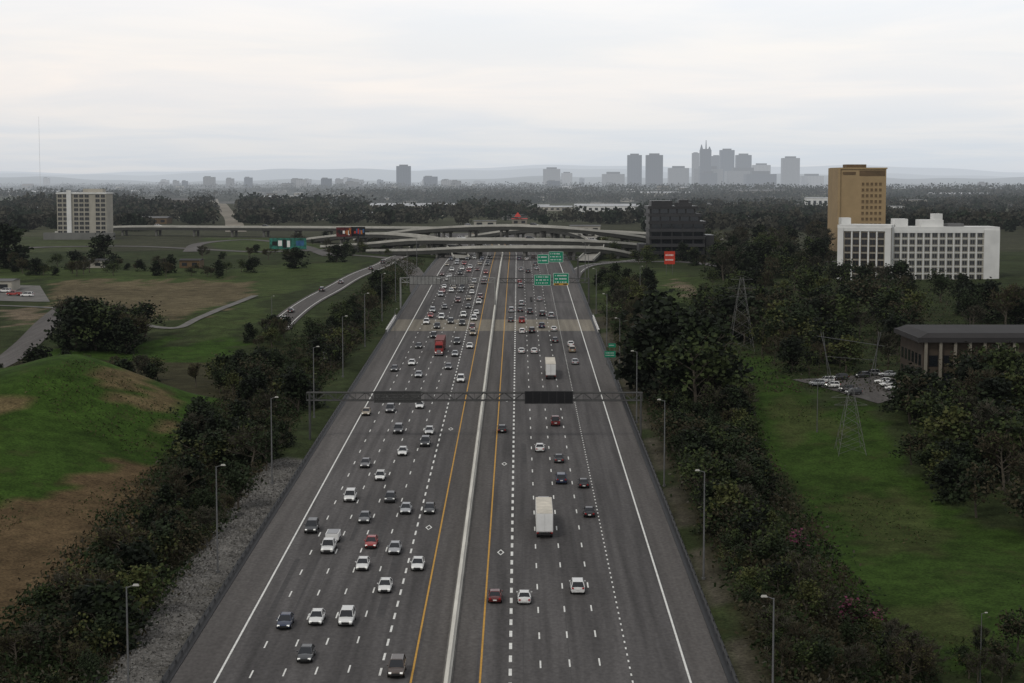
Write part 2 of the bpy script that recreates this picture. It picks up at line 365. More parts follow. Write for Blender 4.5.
def pxpts(l): return [G(a, b_) for a, b_ in l]
roads = [
 ('frontage_road', pxpts([(276, 330), (288, 318), (318, 297), (345, 282), (385, 264), (402, 256)]), 9, M_['shoulder'], True),
 ('exit_ramp', [(20, 690), (24, 780), (34, 850), (60, 900), (110, 925), (180, 940)], 7, M_['asphalt'], True),
 ('country_road', [(XA(-60, 480), 470), (XA(-10, 500), 500), (XA(20, 540), 545), (XA(48, 600), 600), (XA(60, 640), 650)], 8, M_['shoulder'], False),
 ('farm_track', pxpts([(-20, 305), (60, 309), (160, 328), (200, 318), (255, 296)]), 3, M_['conc_dark'], False),
 ('cross_road', pxpts([(-20, 252), (60, 247), (150, 247), (250, 252), (330, 250)]), 12, M_['shoulder'], False),
 ('far_road', pxpts([(236, 232), (232, 218), (222, 206), (214, 199)]), 16, M_['deck'], False),
 ('loop_ramp', pxpts([(330, 256), (300, 246), (250, 240), (200, 244), (190, 252)]), 8, M_['shoulder'], False),
 ('access_road', pxpts([(600, 262), (680, 262), (740, 268), (790, 262), (840, 262)]), 7, M_['asphalt'], False),
 ('left_merge_ramp', [(-38, 700), (-44, 780), (-55, 860), (-75, 930), (-110, 990)], 8, M_['shoulder'], False)]
for nm, p, w, mt, ln in roads:
    m = MB(); ribbon(m, p, w, .22)
    if ln: ribbon(m, p, .25, .25, 1, w/2-1.2); ribbon(m, p, .25, .25, 1, -w/2+1.2)
    structure(m.build(nm, [mt, M_['wpaint']]))
def quadsheet(name, corners, mt, n=14, dz=.15):
    cs = [np.array(G(*c)) for c in corners]; vs = []
    for i in range(n+1):
        for j in range(n+1):
            u, v = i/n, j/n; p = (cs[0]*(1-u)+cs[1]*u)*(1-v)+(cs[3]*(1-u)+cs[2]*u)*v
            vs.append((p[0], p[1], float(h(*p))+dz))
    m = MB(); m.add(vs, [(i*(n+1)+j, (i+1)*(n+1)+j, (i+1)*(n+1)+j+1, i*(n+1)+j+1) for i in range(n) for j in range(n)]); return structure(m.build(name, mt))
quadsheet('parking_lot', [(792, 380), (880, 374), (925, 392), (878, 404)], M_['shoulder'])
quadsheet('farm_yard', [(-30, 300), (50, 302), (40, 286), (-30, 284)], M_['conc_dark'])
# ------------------------------------------------------------ overpasses
def overpass(label, pts, w, pier=24):
    P = [(XA(a, Y), Y, float(zr(Y))+k) for a, Y, k in pts]
    t = thing('overpass', label, 'bridge'); c = cat(P, 14); n = len(c)
    def sweep(prof, name, mt):
        m = MB(); k = len(prof); vs = []
        for i in range(n):
            d = c[min(i+1, n-1)][:2]-c[max(i-1, 0)][:2]; d = d/np.linalg.norm(d); q = np.array([d[1], -d[0]])
            for a, z in prof: vs.append((c[i][0]+q[0]*a, c[i][1]+q[1]*a, c[i][2]+z))
        m.add(vs, [(i*k+j, i*k+(j+1) % k, (i+1)*k+(j+1) % k, (i+1)*k+j) for i in range(n-1) for j in range(k)]); m.build(name, mt, t)
    sweep([(-w/2, 0), (w/2, 0), (w/2, -.3), (w/2-1.4, -1.7), (-w/2+1.4, -1.7), (-w/2, -.3)], 'deck', M_['pdeck'])
    for sg in (-1, 1): sweep([(sg*(w/2-.3), 0.02), (sg*(w/2-.3), .9), (sg*(w/2+.08), .9), (sg*(w/2+.08), -.3)], 'parapet', M_['conc'])
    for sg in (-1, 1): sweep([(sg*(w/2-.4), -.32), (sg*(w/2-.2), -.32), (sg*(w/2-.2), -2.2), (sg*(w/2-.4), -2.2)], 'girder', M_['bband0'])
    acc = 0
    for i in range(1, n-1):
        acc += float(np.linalg.norm(c[i][:2]-c[i-1][:2]))
        gz = float(h(c[i][0], c[i][1]))
        if acc > pier and c[i][2]-gz > 3.2:
            acc = 0; d = c[i+1][:2]-c[i-1][:2]; d = d/np.linalg.norm(d); q = np.array([d[1], -d[0]]); m = MB()
            for a in (-w*.28, w*.28): m.tube((c[i][0]+q[0]*a, c[i][1]+q[1]*a, gz-.5), (c[i][0]+q[0]*a, c[i][1]+q[1]*a, c[i][2]-2.4), .9, .9, 8)
            m.tube((c[i][0]-q[0]*w*.42, c[i][1]-q[1]*w*.42, c[i][2]-2.1), (c[i][0]+q[0]*w*.42, c[i][1]+q[1]*w*.42, c[i][2]-2.1), .85, .85, 6)
            m.build('pier', M_['conc_dark'], t)
    return c
M_['bband0'] = mat('dark girder steel', (.045, .045, .04), .8, .2, .3)  # uniform dark steel for the girders under each deck
br1 = overpass('nearest pale overpass crossing above the highway beyond the green signs', [(330, 1060, .5), (375, 1010, 4), (420, 970, 7.5), (470, 950, 8.4), (540, 945, 8.4), (600, 955, 7), (650, 975, 4), (700, 1000, .8)], 12)
br2 = overpass('long farthest viaduct running level from the far left behind the fields', [(60, 1290, 2), (120, 1280, 6), (220, 1260, 6.5), (330, 1230, 7), (430, 1200, 7.5), (540, 1180, 7), (640, 1170, 5), (720, 1180, .6)], 11)
br3 = overpass('highest middle flyover rising between the two level overpasses', [(360, 1180, .6), (400, 1120, 7), (440, 1070, 11), (500, 1030, 13.5), (560, 1010, 13), (620, 1020, 9), (690, 1060, .8)], 9)
br4 = overpass('ramp bridge falling from the left flyovers toward the oncoming lanes', [(300, 1160, .5), (345, 1110, 5.5), (385, 1060, 8), (425, 1010, 7.5), (452, 960, 5), (462, 900, .8)], 8)
br5 = overpass('low slender ramp bridge just under the nearest overpass', [(372, 1000, .5), (420, 940, 3.2), (470, 915, 5.4), (540, 905, 6), (600, 915, 5), (640, 925, .6)], 7)
br6 = overpass('right ramp bridge climbing away behind the green signs', [(585, 880, .5), (596, 940, 4.5), (590, 1000, 8), (560, 1080, 10), (520, 1140, 8), (470, 1190, 2)], 8)
# ------------------------------------------------------------ vehicles
COL = {'white': (.68, .68, .66), 'silver': (.33, .34, .35), 'grey': (.12, .12, .125), 'black': (.012, .012, .014), 'dark blue': (.015, .025, .06), 'red': (.30, .02, .015), 'dark red': (.11, .014, .012), 'tan': (.28, .23, .16), 'brown': (.07, .05, .04), 'dark green': (.015, .04, .025), 'charcoal': (.04, .042, .045)}
PM = {k: mat(k+' car paint', v, .3, 0, spec=.5, coat=.5) for k, v in COL.items()}
VT = {
 'sedan': dict(st=[(-2.36, .42, .72, .72), (-2.28, .30, .97, .83), (-1.8, .24, 1.02, .89), (-.9, .22, 1.0, .92), (.9, .22, .98, .92), (1.6, .24, .90, .90), (2.15, .3, .76, .82), (2.37, .42, .6, .66)], g=(-1.85, 1.1, -1.2, .2, .97, 1.46, .84, .62), wy=1.42, wr=.33),
 'hatchback': dict(st=[(-2.05, .42, .8, .76), (-2.0, .30, 1.02, .85), (-1.5, .24, 1.04, .90), (0, .22, 1.0, .9), (.9, .22, .98, .9), (1.5, .26, .9, .87), (2.0, .42, .64, .7)], g=(-1.98, 1.05, -1.55, .25, .99, 1.52, .83, .64), wy=1.25, wr=.32),
 'SUV': dict(st=[(-2.4, .5, .95, .82), (-2.36, .38, 1.12, .92), (-1.8, .32, 1.16, .97), (0, .3, 1.14, .98), (1.0, .3, 1.12, .98), (1.8, .34, 1.04, .94), (2.25, .4, .9, .87), (2.4, .52, .75, .76)], g=(-2.34, 1.15, -1.98, .35, 1.12, 1.78, .9, .72), wy=1.45, wr=.38),
 'minivan': dict(st=[(-2.5, .42, .95, .84), (-2.46, .32, 1.08, .93), (-1.8, .26, 1.1, .98), (.6, .24, 1.08, .99), (1.6, .26, .98, .94), (2.2, .32, .82, .85), (2.45, .45, .66, .7)], g=(-2.44, 1.55, -2.15, .5, 1.06, 1.76, .9, .74), wy=1.5, wr=.34),
 'pickup': dict(st=[(-2.85, .52, .95, .9), (-2.82, .42, 1.08, .97), (-1.8, .36, 1.1, .99), (0, .34, 1.1, .99), (1.2, .34, 1.14, .99), (2.1, .36, 1.08, .96), (2.65, .42, .98, .92), (2.82, .55, .8, .84)], g=(-.85, 1.45, -.7, .75, 1.1, 1.85, .9, .74), wy=1.75, wr=.4)}
def vparts(kind):
    d = VT[kind]; out = []; st = d['st']; m = MB(); vs = []
    for y, zb, zt, w in st: vs += [(-w*.9, y, zb), (-w, y, zb+.2), (-w, y, zt-.2), (-w*.88, y, zt-.02), (0, y, zt+.02), (w*.88, y, zt-.02), (w, y, zt-.2), (w, y, zb+.2), (w*.9, y, zb)]
    n = len(st); m.add(vs, [(i*9+j, i*9+(j+1) % 9, (i+1)*9+(j+1) % 9, (i+1)*9+j) for i in range(n-1) for j in range(9)]+[tuple(range(8, -1, -1)), tuple((n-1)*9+j for j in range(9))])
    yb0, yb1, yt0, yt1, zb, zt, wb, wt = d['g']
    for sg in (-1, 1): m.box(sg*(wb+.14), yb1-.45, zb+.12, .2, .12, .14)
    out.append(('body', m, 'paint'))
    r = MB(); r.add([(-wt, yt0, zt), (wt, yt0, zt), (wt, yt1, zt), (-wt, yt1, zt), (-wt*.86, yt0+.12, zt+.06), (wt*.86, yt0+.12, zt+.06), (wt*.86, yt1-.14, zt+.06), (-wt*.86, yt1-.14, zt+.06)], [(4, 5, 6, 7), (0, 1, 5, 4), (1, 2, 6, 5), (2, 3, 7, 6), (3, 0, 4, 7), (3, 2, 1, 0)])
    for sg in (-1, 1):
        r.tube((sg*wb, yb1, zb), (sg*wt, yt1, zt), .045, .045, 4); r.tube((sg*wb, yb0, zb), (sg*wt, yt0, zt), .07, .07, 4)
        ym = (yb0+yb1)/2; r.tube((sg*(wb+.005), ym, zb), (sg*(wt+.005), (yt0+yt1)/2, zt), .045, .045, 4)
    out.append(('roof', r, 'paint'))
    q = MB(); q.add([(-wb, yb1, zb), (wb, yb1, zb), (wt, yt1, zt), (-wt, yt1, zt)], [(0, 1, 2, 3)]); out.append(('windshield', q, 'glass'))
    q = MB(); q.add([(-wb, yb0, zb), (wb, yb0, zb), (wt, yt0, zt), (-wt, yt0, zt)], [(3, 2, 1, 0)]); out.append(('rear_window', q, 'glass'))
    for sg in (-1, 1):
        q = MB(); q.add([(sg*wb, yb0, zb), (sg*wb, yb1, zb), (sg*wt, yt1, zt), (sg*wt, yt0, zt)], [(0, 1, 2, 3)]); out.append(('side_window', q, 'glass'))
    fy = st[-2][0]; fw_ = st[-2][3]; fz = st[-2][2]
    q = MB(); q.box(0, st[-1][0]-.01, st[-1][1]+.08, fw_*1.1, .1, .26); out.append(('grille', q, 'trim'))
    ry = st[0][0]; rw = st[1][3]; rz = st[0][2]
    for sg in (-1, 1):
        q = MB(); q.box(sg*fw_*.76, fy+.1, fz-.12, .32, .22, .16); out.append(('headlight', q, 'head'))
        q = MB(); q.box(sg*rw*.78, ry+.0, rz+.04, .26, .14, .2); out.append(('taillight', q, 'tail'))
    q = MB(); q.box(0, ry-.02, rz-.14, .5, .05, .17); out.append(('licence_plate', q, 'white'))
    if kind == 'pickup':
        q = MB(); q.box(0, -1.85, 1.12, 1.62, 1.8, .05); out.append(('bed_liner', q, 'trim'))
        q = MB()
        for sg in (-1, 1): q.box(sg*.9, -1.85, 1.16, .14, 1.95, .22)
        q.box(0, -2.77, 1.14, 1.7, .1, .26); out.append(('bed_rail', q, 'paint'))
    for sx in (-1, 1):
        for sy in (-1, 1):
            q = MB(); w = st[3][3]-.1; q.tube((sx*(w-.12), sy*d['wy'], d['wr']), (sx*(w+.13), sy*d['wy'], d['wr']), d['wr'], d['wr'], 12)
            out.append(('wheel', q, 'tyre'))
            q2 = MB(); q2.tube((sx*(w+.10), sy*d['wy'], d['wr']), (sx*(w+.145), sy*d['wy'], d['wr']), d['wr']*.6, d['wr']*.55, 10); out.append(('rim', q2, 'rim'))
    return out
VP = {}
def vmesh(kind):
    if kind not in VP: VP[kind] = [(n, q, mk, {}) for n, q, mk in vparts(kind)]
    return VP[kind]
def getmat(mk, colr): return PM[colr] if mk == 'paint' else M_[mk]
FARM = {}
def put_vehicle(kind, colr, x, y, rz, near, label=None, group=None, z=None, flat=False):
    z = float(zr(y)) if z is None else z
    nm = {'SUV': 'suv'}.get(kind, kind)
    slope = 0 if flat or y > 760 else math.atan(.0278)
    if near:
        t = thing(nm, label or 'x', 'car' if kind != 'pickup' else 'pickup truck', (x, y, z), rz, group)
        wheel = None
        for n, q, mk, cache in vmesh(kind):
            key = colr if mk == 'paint' else 0
            if key not in cache: cache[key] = q.mesh(n, [getmat(mk, colr)])
            o = link(n, cache[key], wheel if n == 'rim' else t)
            if n == 'wheel': wheel = o
    else:
        if (kind, colr) not in FARM:
            m = MB(); mats = []
            for n, q, mk, c in vmesh(kind):
                mt = getmat(mk, colr)
                if mt not in mats: mats.append(mt)
                m.merge(q, mats.index(mt))
            FARM[(kind, colr)] = m.mesh(nm, mats)
        t = link(nm, FARM[(kind, colr)], None, (x, y, z)); t.rotation_euler = (0, 0, rz)
        tag(t, label or 'x', 'car' if kind != 'pickup' else 'pickup truck', group)
    t.rotation_euler[0] = slope if abs(rz) < 1 else -slope
    return t
LC = [-33.2, -29.4, -25.65, -21.9, -18.1, -14.3]; RC = [-2.65, .9, 4.45, 8.0, 11.55, 16.2]
left = [(398, 676, 'brown', 'SUV'), (307, 661, 'charcoal', 'sedan'), (279, 628, 'dark blue', 'sedan'), (312, 624, 'white', 'sedan'), (344, 625, 'white', 'SUV'), (382, 592, 'white', 'sedan'), (356, 570, 'white', 'sedan'), (415, 570, 'white', 'sedan'), (390, 554, 'silver', 'sedan'), (366, 548, 'red', 'sedan'), (316, 533, 'charcoal', 'SUV'), (371, 523, 'grey', 'sedan'), (401, 514, 'silver', 'sedan'), (426, 514, 'charcoal', 'sedan'), (355, 502, 'white', 'SUV'), (390, 503, 'charcoal', 'hatchback'), (385, 481, 'white', 'hatchback'), (370, 468, 'grey', 'sedan'), (397, 456, 'white', 'sedan'), (421, 447, 'charcoal', 'SUV'), (426, 435, 'white', 'sedan'), (402, 434, 'grey', 'SUV'), (416, 409, 'white', 'sedan'), (394, 413, 'grey', 'minivan'), (356, 416, 'tan', 'sedan'), (460, 383, 'white', 'SUV'), (446, 370, 'grey', 'sedan'), (419, 378, 'silver', 'sedan'), (416, 366, 'white', 'sedan'), (398, 372, 'charcoal', 'sedan'), (471, 349, 'white', 'sedan'), (457, 345, 'charcoal', 'SUV'), (421, 349, 'black', 'sedan'), (457, 357, 'silver', 'sedan'), (424, 325, 'white', 'SUV')]
right = [(490, 602, 'dark red', 'sedan'), (524, 603, 'white', 'sedan'), (580, 593, 'white', 'SUV'), (591, 517, 'black', 'sedan'), (560, 484, 'dark blue', 'SUV'), (585, 488, 'black', 'sedan'), (558, 463, 'charcoal', 'sedan'), (539, 452, 'white', 'sedan'), (497, 433, 'black', 'sedan'), (556, 426, 'dark red', 'pickup'), (570, 365, 'silver', 'sedan'), (568, 353, 'tan', 'SUV'), (522, 354, 'white', 'sedan'), (535, 354, 'white', 'sedan'), (524, 334, 'white', 'hatchback'), (567, 347, 'white', 'sedan'), (553, 343, 'charcoal', 'sedan')]
entries = []
occ = []
def addv(side, px, py, colr, kind):
    x, y = G(px, py); lanes = LC if side == 'L' else RC
    i = min(range(6), key=lambda k: abs(lanes[k]-x)); xx = lanes[i]*.6+x*.4
    if abs(xx-lanes[i]) > .7: xx = lanes[i]+math.copysign(.7, xx-lanes[i])
    entries.append([side, i, xx, y, kind, colr]); occ.append((side, i, y))
for a in left: addv('L', *a)
for a in right: addv('R', *a)
addv('L', 338, 548, 'white', 'PT'); addv('R', 542, 541, 'white', 'SEMI'); addv('R', 553, 381, 'grey', 'SEMI'); addv('L', 437, 357, 'red', 'SEMI')
cl = ['white', 'white', 'white', 'silver', 'silver', 'grey', 'charcoal', 'charcoal', 'black', 'dark red', 'dark blue', 'tan', 'red']
ks = ['sedan', 'sedan', 'SUV', 'SUV', 'hatchback', 'minivan', 'pickup']
tries = 0; cnt = 0
while cnt < 60 and tries < 4000:
    tries += 1; i = R.choice([0, 1, 1, 2, 2, 3, 3, 4, 4, 5, 5]); y = R.uniform(520, 930)
    if y < 570 and R.random() < .6: continue
    if any(o[0] == 'L' and o[1] == i and abs(o[2]-y) < 13 for o in occ): continue
    occ.append(('L', i, y)); entries.append(['L', i, LC[i]+R.uniform(-.4, .4), y, R.choice(ks), R.choice(cl)]); cnt += 1
cnt = 0
while cnt < 24 and tries < 8000:
    tries += 1; i = R.choice([0, 1, 1, 2, 3, 3, 4]); y = R.uniform(560, 920)
    if any(o[0] == 'R' and o[1] == i and abs(o[2]-y) < 18 for o in occ): continue
    occ.append(('R', i, y)); entries.append(['R', i, RC[i]+R.uniform(-.4, .4), y, R.choice(ks), R.choice(cl)]); cnt += 1
ORD = ['first', 'second', 'third', 'fourth', 'fifth', 'sixth', 'seventh', 'eighth', 'ninth', 'tenth', 'eleventh', 'twelfth', 'thirteenth', 'fourteenth', 'fifteenth', 'sixteenth', 'seventeenth', 'eighteenth', 'nineteenth', 'twentieth', '21st', '22nd', '23rd', '24th', '25th', '26th', '27th', '28th', '29th', '30th']
def wheel_row(t, ys_, w, r=.5):
    for y in ys_:
        for sx in (-1, 1):
            q = MB(); q.tube((sx*(w-.45), y, r), (sx*w, y, r), r, r, 12); o = q.build('wheel', M_['tyre'], t)
            q = MB(); q.tube((sx*(w-.05), y, r), (sx*(w+.01), y, r), r*.5, r*.45, 8); q.build('rim', M_['rim'], o)
def semi(label, colr, boxm, x, y, rz, L=14.5, Hh=4.05, group=None, roofm=None):
    t = thing('semi_truck', label, 'truck', (x, y, float(zr(y))), rz, group); t.rotation_euler[0] = math.atan(.0278)*(1 if rz == 0 else -1)
    q = MB(); q.box(0, L/2, (1.15+Hh)/2, 2.6, L, Hh-1.15); q.box(0, L/2, 1.1, 2.45, L-.3, .1)
    for k in range(int(L/1.2)):
        for sg in (-1, 1): q.box(sg*1.31, .6+k*1.2, 2.6, .03, .08, 2.7)
    q.build('trailer', boxm, t)
    q = MB(); q.box(0, L/2, Hh+.03, 2.5, L-.15, .05); q.build('trailer_roof', roofm or M_['troof'], t)
    q = MB(); q.box(-.63, -.03, 2.6, 1.18, .05, 2.7); q.box(.63, -.03, 2.6, 1.18, .05, 2.7); q.build('rear_door', M_['tdoor'] if boxm != M_['tred'] else boxm, t)
    q = MB(); q.box(0, -.05, .75, 2.2, .12, .14); q.box(-.6, 0, .9, .1, .1, .4); q.box(.6, 0, .9, .1, .1, .4); q.build('bumper', M_['trim'], t)
    for sg in (-1, 1): q = MB(); q.box(sg*1.1, -.09, 1.0, .3, .06, .14); q.build('taillight', M_['tail'], t)
    q = MB(); cy = L+1.0; q.box(0, cy+.6, 1.9, 2.4, 2.4, 2.5, tp=.94); q.box(0, cy+.1, 3.45, 2.2, 1.5, .7, tp=.8); q.box(0, cy+2.5, 1.35, 2.1, 1.5, 1.3, tp=.92); q.box(0, L+1.5, .8, .9, 4.5, .4); q.build('cab', PM[colr], t)
    q = MB(); q.box(0, cy+1.78, 2.5, 2.0, .08, .85); q.build('windshield', M_['glass'], t)
    for sg in (-1, 1): q = MB(); q.box(sg*1.19, cy+1.1, 2.45, .05, .9, .7); q.build('side_window', M_['glass'], t); q = MB(); q.box(sg*.85, cy+3.24, 1.1, .35, .08, .25); q.build('headlight', M_['head'], t)
    q = MB(); q.box(0, cy+3.25, 1.35, 1.1, .08, .9); q.box(0, cy+3.3, .65, 2.2, .15, .3); q.build('grille', M_['rim'], t)
    wheel_row(t, [1.4, 2.7, L-.6, L+.7, cy+2.6], 1.25)
    return t
M_['troof'] = mat('dirty trailer roof', (.56, .52, .44), .8, .25, .4); M_['tdoor'] = mat('trailer doors', (.72, .72, .70), .6, .08, .6)
M_['twhite'] = mat('trailer sides', (.66, .66, .64), .6, .1, .4); M_['tgrey'] = mat('dull trailer sides', (.36, .35, .33), .6, .15, .4); M_['tred'] = mat('dark trailer sides', (.16, .05, .045), .6, .15, .4)
def pickup_trailer(label, x, y, group):
    put_vehicle('pickup', 'white', x, y-3, PI, True, label, group)
    u = thing('cargo_trailer', 'low white cargo trailer towed by the white pickup on the oncoming side', 'trailer', (x, y+3.4, float(zr(y+3.4))), PI)
    q = MB(); q.box(0, 0, 1.0, 2.0, 3.8, 1.0); q.build('box', M_['tdoor'], u); q = MB(); q.box(0, 0, 1.53, 1.7, 3.5, .06); q.build('tarpaulin', PM['grey'], u)
    q = MB(); q.tube((0, 1.9, .5), (0, 2.9, .5), .06); q.build('drawbar', M_['trim'], u); wheel_row(u, [-.5, .4], 1.1, .35)
for side, lanes in (('L', LC), ('R', RC)):
    for i in range(6):
        es = sorted([e for e in entries if e[0] == side and e[1] == i], key=lambda e: e[3])
        for k, e in enumerate(es):
            _, _, x, y, kind, colr = e; x += float(cxr(y))
            ln = ORD[5-i] if side == 'L' else ORD[i]
            lb = '%s %s %s, %s lane from the median, %s vehicle from the bottom' % (colr, kind, 'oncoming' if side == 'L' else 'heading away', ln, ORD[k])
            gp = 'oncoming vehicles left of the median' if side == 'L' else 'vehicles driving away right of the median'
            rz = PI if side == 'L' else 0
            if kind == 'PT': pickup_trailer('white pickup pulling a low white cargo trailer on the oncoming side', x, y, gp)
            elif kind == 'SEMI':
                if side == 'L': semi('red semi truck coming toward us beyond the near gantry', 'red', M_['tred'], x, y+17, PI, 13.5, 4.0, gp, M_['tred'])
                elif colr == 'white': semi('large white box semi trailer driving away, nearest truck on the right side', 'white', M_['twhite'], x, y, 0, 12.5, 4.05, gp)
                else: semi('dull grey semi trailer driving away beyond the near gantry', 'grey', M_['tgrey'], x, y, 0, 14, 4.0, gp)
            else: put_vehicle(kind, colr, x, y, rz, y < 520, lb, gp)
for k, (px, py, colr, kind) in enumerate([(291, 313, 'charcoal', 'sedan'), (284, 321, 'white', 'sedan'), (322, 292, 'black', 'SUV'), (341, 284, 'grey', 'sedan'), (371, 270, 'black', 'sedan'), (383, 264, 'charcoal', 'SUV')]):
    x, y = G(px, py); put_vehicle(kind, colr, x, y, -.02, False, '%s %s on the side road left of the highway, %s from its near end' % (colr, kind, ORD[[1, 0, 2, 3, 4, 5][k]]), 'cars on the side road', float(h(x, y))+.25)
pk = [(817, 386, 'silver'), (826, 383, 'white'), (832, 388, 'white'), (846, 392, 'black'), (884, 384, 'white'), (889, 387, 'white'), (895, 391, 'white'), (862, 378, 'charcoal'), (872, 376, 'grey'), (853, 395, 'charcoal'), (888, 377, 'silver'), (840, 380, 'charcoal')]
for k, (px, py, colr) in enumerate(sorted(pk)):
    x, y = G(px, py); put_vehicle(R.choice(['sedan', 'SUV', 'hatchback']), colr, x, y, R.choice([1.35, 1.5, 1.7]), True, '%s car parked in the right hand lot, %s from the left' % (colr, ORD[k]), 'cars parked in the small lot', float(h(x, y))+.16, True)
for k, (c, i, colr) in enumerate([(br1, 40, 'white'), (br1, 54, 'charcoal'), (br1, 68, 'white'), (br3, 35, 'silver'), (br3, 50, 'black'), (br2, 20, 'white'), (br2, 34, 'charcoal'), (br2, 60, 'white')]):
    d = c[i+1]-c[i]; put_vehicle('SUV', colr, float(c[i][0]), float(c[i][1]), math.atan2(-d[0], d[1]), False, '%s car crossing the far bridges, %s of eight' % (colr, ORD[k]), 'cars on the overpasses', float(c[i][2])+.02, True)
for k, (px, py, colr, kind) in enumerate([(14, 296, 'red', 'pickup'), (27, 297, 'white', 'minivan'), (5, 293, 'white', 'SUV')]):
    x, y = G(px, py); put_vehicle(kind, colr, x, y, 1.4, False, '%s %s parked in the yard at the far left field' % (colr, kind), None, float(h(x, y))+.18, True)
# ------------------------------------------------------------ street lamps
def lamp_meshes():
    p = MB(); p.tube((0, 0, -.3), (0, 0, 15.6), .15, .08, 8); p.tube((0, 0, -.3), (0, 0, .4), .28, .28, 8)
    a = MB(); a.tube((0, 0, 15.5), (.8, 0, 15.8), .05, .04, 6)
    l = MB(); l.box(1.0, 0, 15.82, .7, .34, .2, tp=.7)
    return [('pole', p.mesh('pole', [M_['steel']])), ('arm', a.mesh('arm', [M_['steel']])), ('lamp_head', l.mesh('lamp_head', [M_['conc']]))]
LMS = lamp_meshes()
def lamp(x, y, rz, label, group, sc=1):
    t = thing('street_lamp', label, 'street lamp', (x, y, float(h(x, y))), rz, group); t.scale = (sc,)*3
    for n, me_ in LMS: link(n, me_, t)
for k, (x, y) in enumerate([(-41.6, 188), (-43.4, 256), (-44.5, 322), (-45, 394), (-45, 460), (-45, 527), (-45, 594), (-45, 660), (-45, 730), (-45, 800)]):
    lamp(x, y, 0, 'tall grey street lamp on the left verge, %s from the bottom of the photo' % ORD[k], 'street lamps along the highway')
for k, (x, y) in enumerate([(26.6, 184), (26.4, 252), (26.2, 319), (25.9, 390), (26, 458), (26, 525), (27, 620), (27, 690), (28, 750)]):
    lamp(x, y, PI, 'tall grey street lamp on the right verge, %s from the bottom of the photo' % ORD[k], 'street lamps along the highway')
for k, (px, py, s_) in enumerate([(817, 432, .75), (980, 683, .6), (902, 372, .7), (395, 340, .6), (272, 330, .7), (640, 300, .8)]):
    x, y = G(px, py); lamp(x, y, 0, ['lamp pole standing in grass below the small parking lot', 'short lamp pole at the bottom right corner among brush', 'lamp pole behind the parked white cars', 'lamp pole between the side road and the highway', 'lamp pole at the near end of the side road', 'lamp pole beside the dark evergreens'][k], None, s_)
# ------------------------------------------------------------ gantries and signs
def truss(m, x0, x1, y, z0, z1, dep=1.3, step=2.0):
    n = int(abs(x1-x0)/step); X = np.linspace(x0, x1, n+1)
    for yy in (y-dep/2, y+dep/2):
        m.tube((x0, yy, z0), (x1, yy, z0), .13); m.tube((x0, yy, z1), (x1, yy, z1), .13)
        for i in range(n): m.tube((X[i], yy, z0 if i % 2 else z1), (X[i+1], yy, z1 if i % 2 else z0), .075, .075, 4)
    for q in X: m.tube((q, y-dep/2, z1), (q, y+dep/2, z1), .05, .05, 4); m.tube((q, y-dep/2, z0), (q, y-dep/2, z1), .06, .06, 4)
def gantry(label, x0, x1, y, top, posts, mt=None, r=.17):
    t = thing('sign_gantry', label, 'gantry'); z = float(zr(y)); mt = mt or M_['darksteel']
    m = MB(); truss(m, x0, x1, y, z+top-1.6, z+top); m.build('truss', mt, t)
    for x in posts:
        m = MB()
        for yy in (-.65, .65): m.tube((x, y+yy, z-1), (x, y+yy, z+top+.1), r, r*.9, 8)
        for k in range(5): m.tube((x, y-.65, z+k*top/5), (x, y+.65, z+(k+1)*top/5), .06, .06, 4)
        m.build('post', mt, t)
M_['gst'] = mat('grey gantry steel', (.065, .065, .063), .7, .2, .5, metal=.1); M_['gst2'] = mat('pale gantry steel', (.22, .22, .21), .6, .2, .5, metal=.1)
gantry('near steel truss gantry spanning the whole highway', -43.5, 25.6, 368, 9.6, [-42.9, 25.3], M_['gst'], .17)
gantry('far truss gantry over the oncoming lanes', -41.8, -8.2, 640, 10.6, [-41.8, -8.2], M_['gst2'], .3)
gantry('far truss gantry carrying two green signs over the right lanes', -6.7, 25.8, 655, 9.2, [25.8], M_['gst'], .3)
gantry('most distant gantry with small green signs', 2, 25.5, 765, 9.4, [25.5], M_['gst'], .3)
def sign(label, cx, y, zc, w, hh, face, back=False, legend=0, name='highway_sign', dy=-.9):
    t = thing(name, label, 'sign', (cx, y+dy, float(zr(y))+zc))
    m = MB()
    if back:
        for k in range(7): m.box(0, 0, -hh/2+(k+.5)*hh/7, w, .08, hh/7*.86)
    else: m.box(0, 0, 0, w, .18, hh)
    m.build('panel', face, t)
    if legend:
        m = MB(); e = .12
        for a, b_, c_, d_ in ((0, hh/2-e, w-.2, .1), (0, -hh/2+e, w-.2, .1), (-w/2+e, 0, .1, hh-.2), (w/2-e, 0, .1, hh-.2)): m.box(a, -.1, b_, c_, .03, d_)
        m.build('border', M_['white'], t)
        m = MB(); rr = random.Random(int(cx*10))
        for r_ in range(legend):
            z_ = hh/2-(r_+.8)*hh/(legend+.7); x_ = -w*.36
            while x_ < w*.33:
                q = rr.uniform(.15, .3); m.box(x_, -.1, z_, q, .03, hh/(legend+1)*.4); x_ += q+rr.choice([.14, .14, .5])
        m.build('legend', M_['white'], t)
    else:
        m = MB()
        for a in (-1, 1): m.box(a*w/2, 0, 0, .14, .26, hh+.14)
        for a in (-1, 1): m.box(0, 0, a*(hh/2+.0), w-.14, .26, .14)
        for k in range(1, 8 if back else 6): m.box(-w/2+w*k/(8 if back else 6), -.1, 0, .1, .06, hh-.15)
        m.build('frame', M_['gst'] if back else M_['darksteel'], t)
s_ = 1800/368
M_['sback'] = mat('grey sign back', (.045, .045, .043), .7, .2, .5); M_['ebox'] = mat('grey equipment board', (.22, .22, .20), .7, .2, .5)
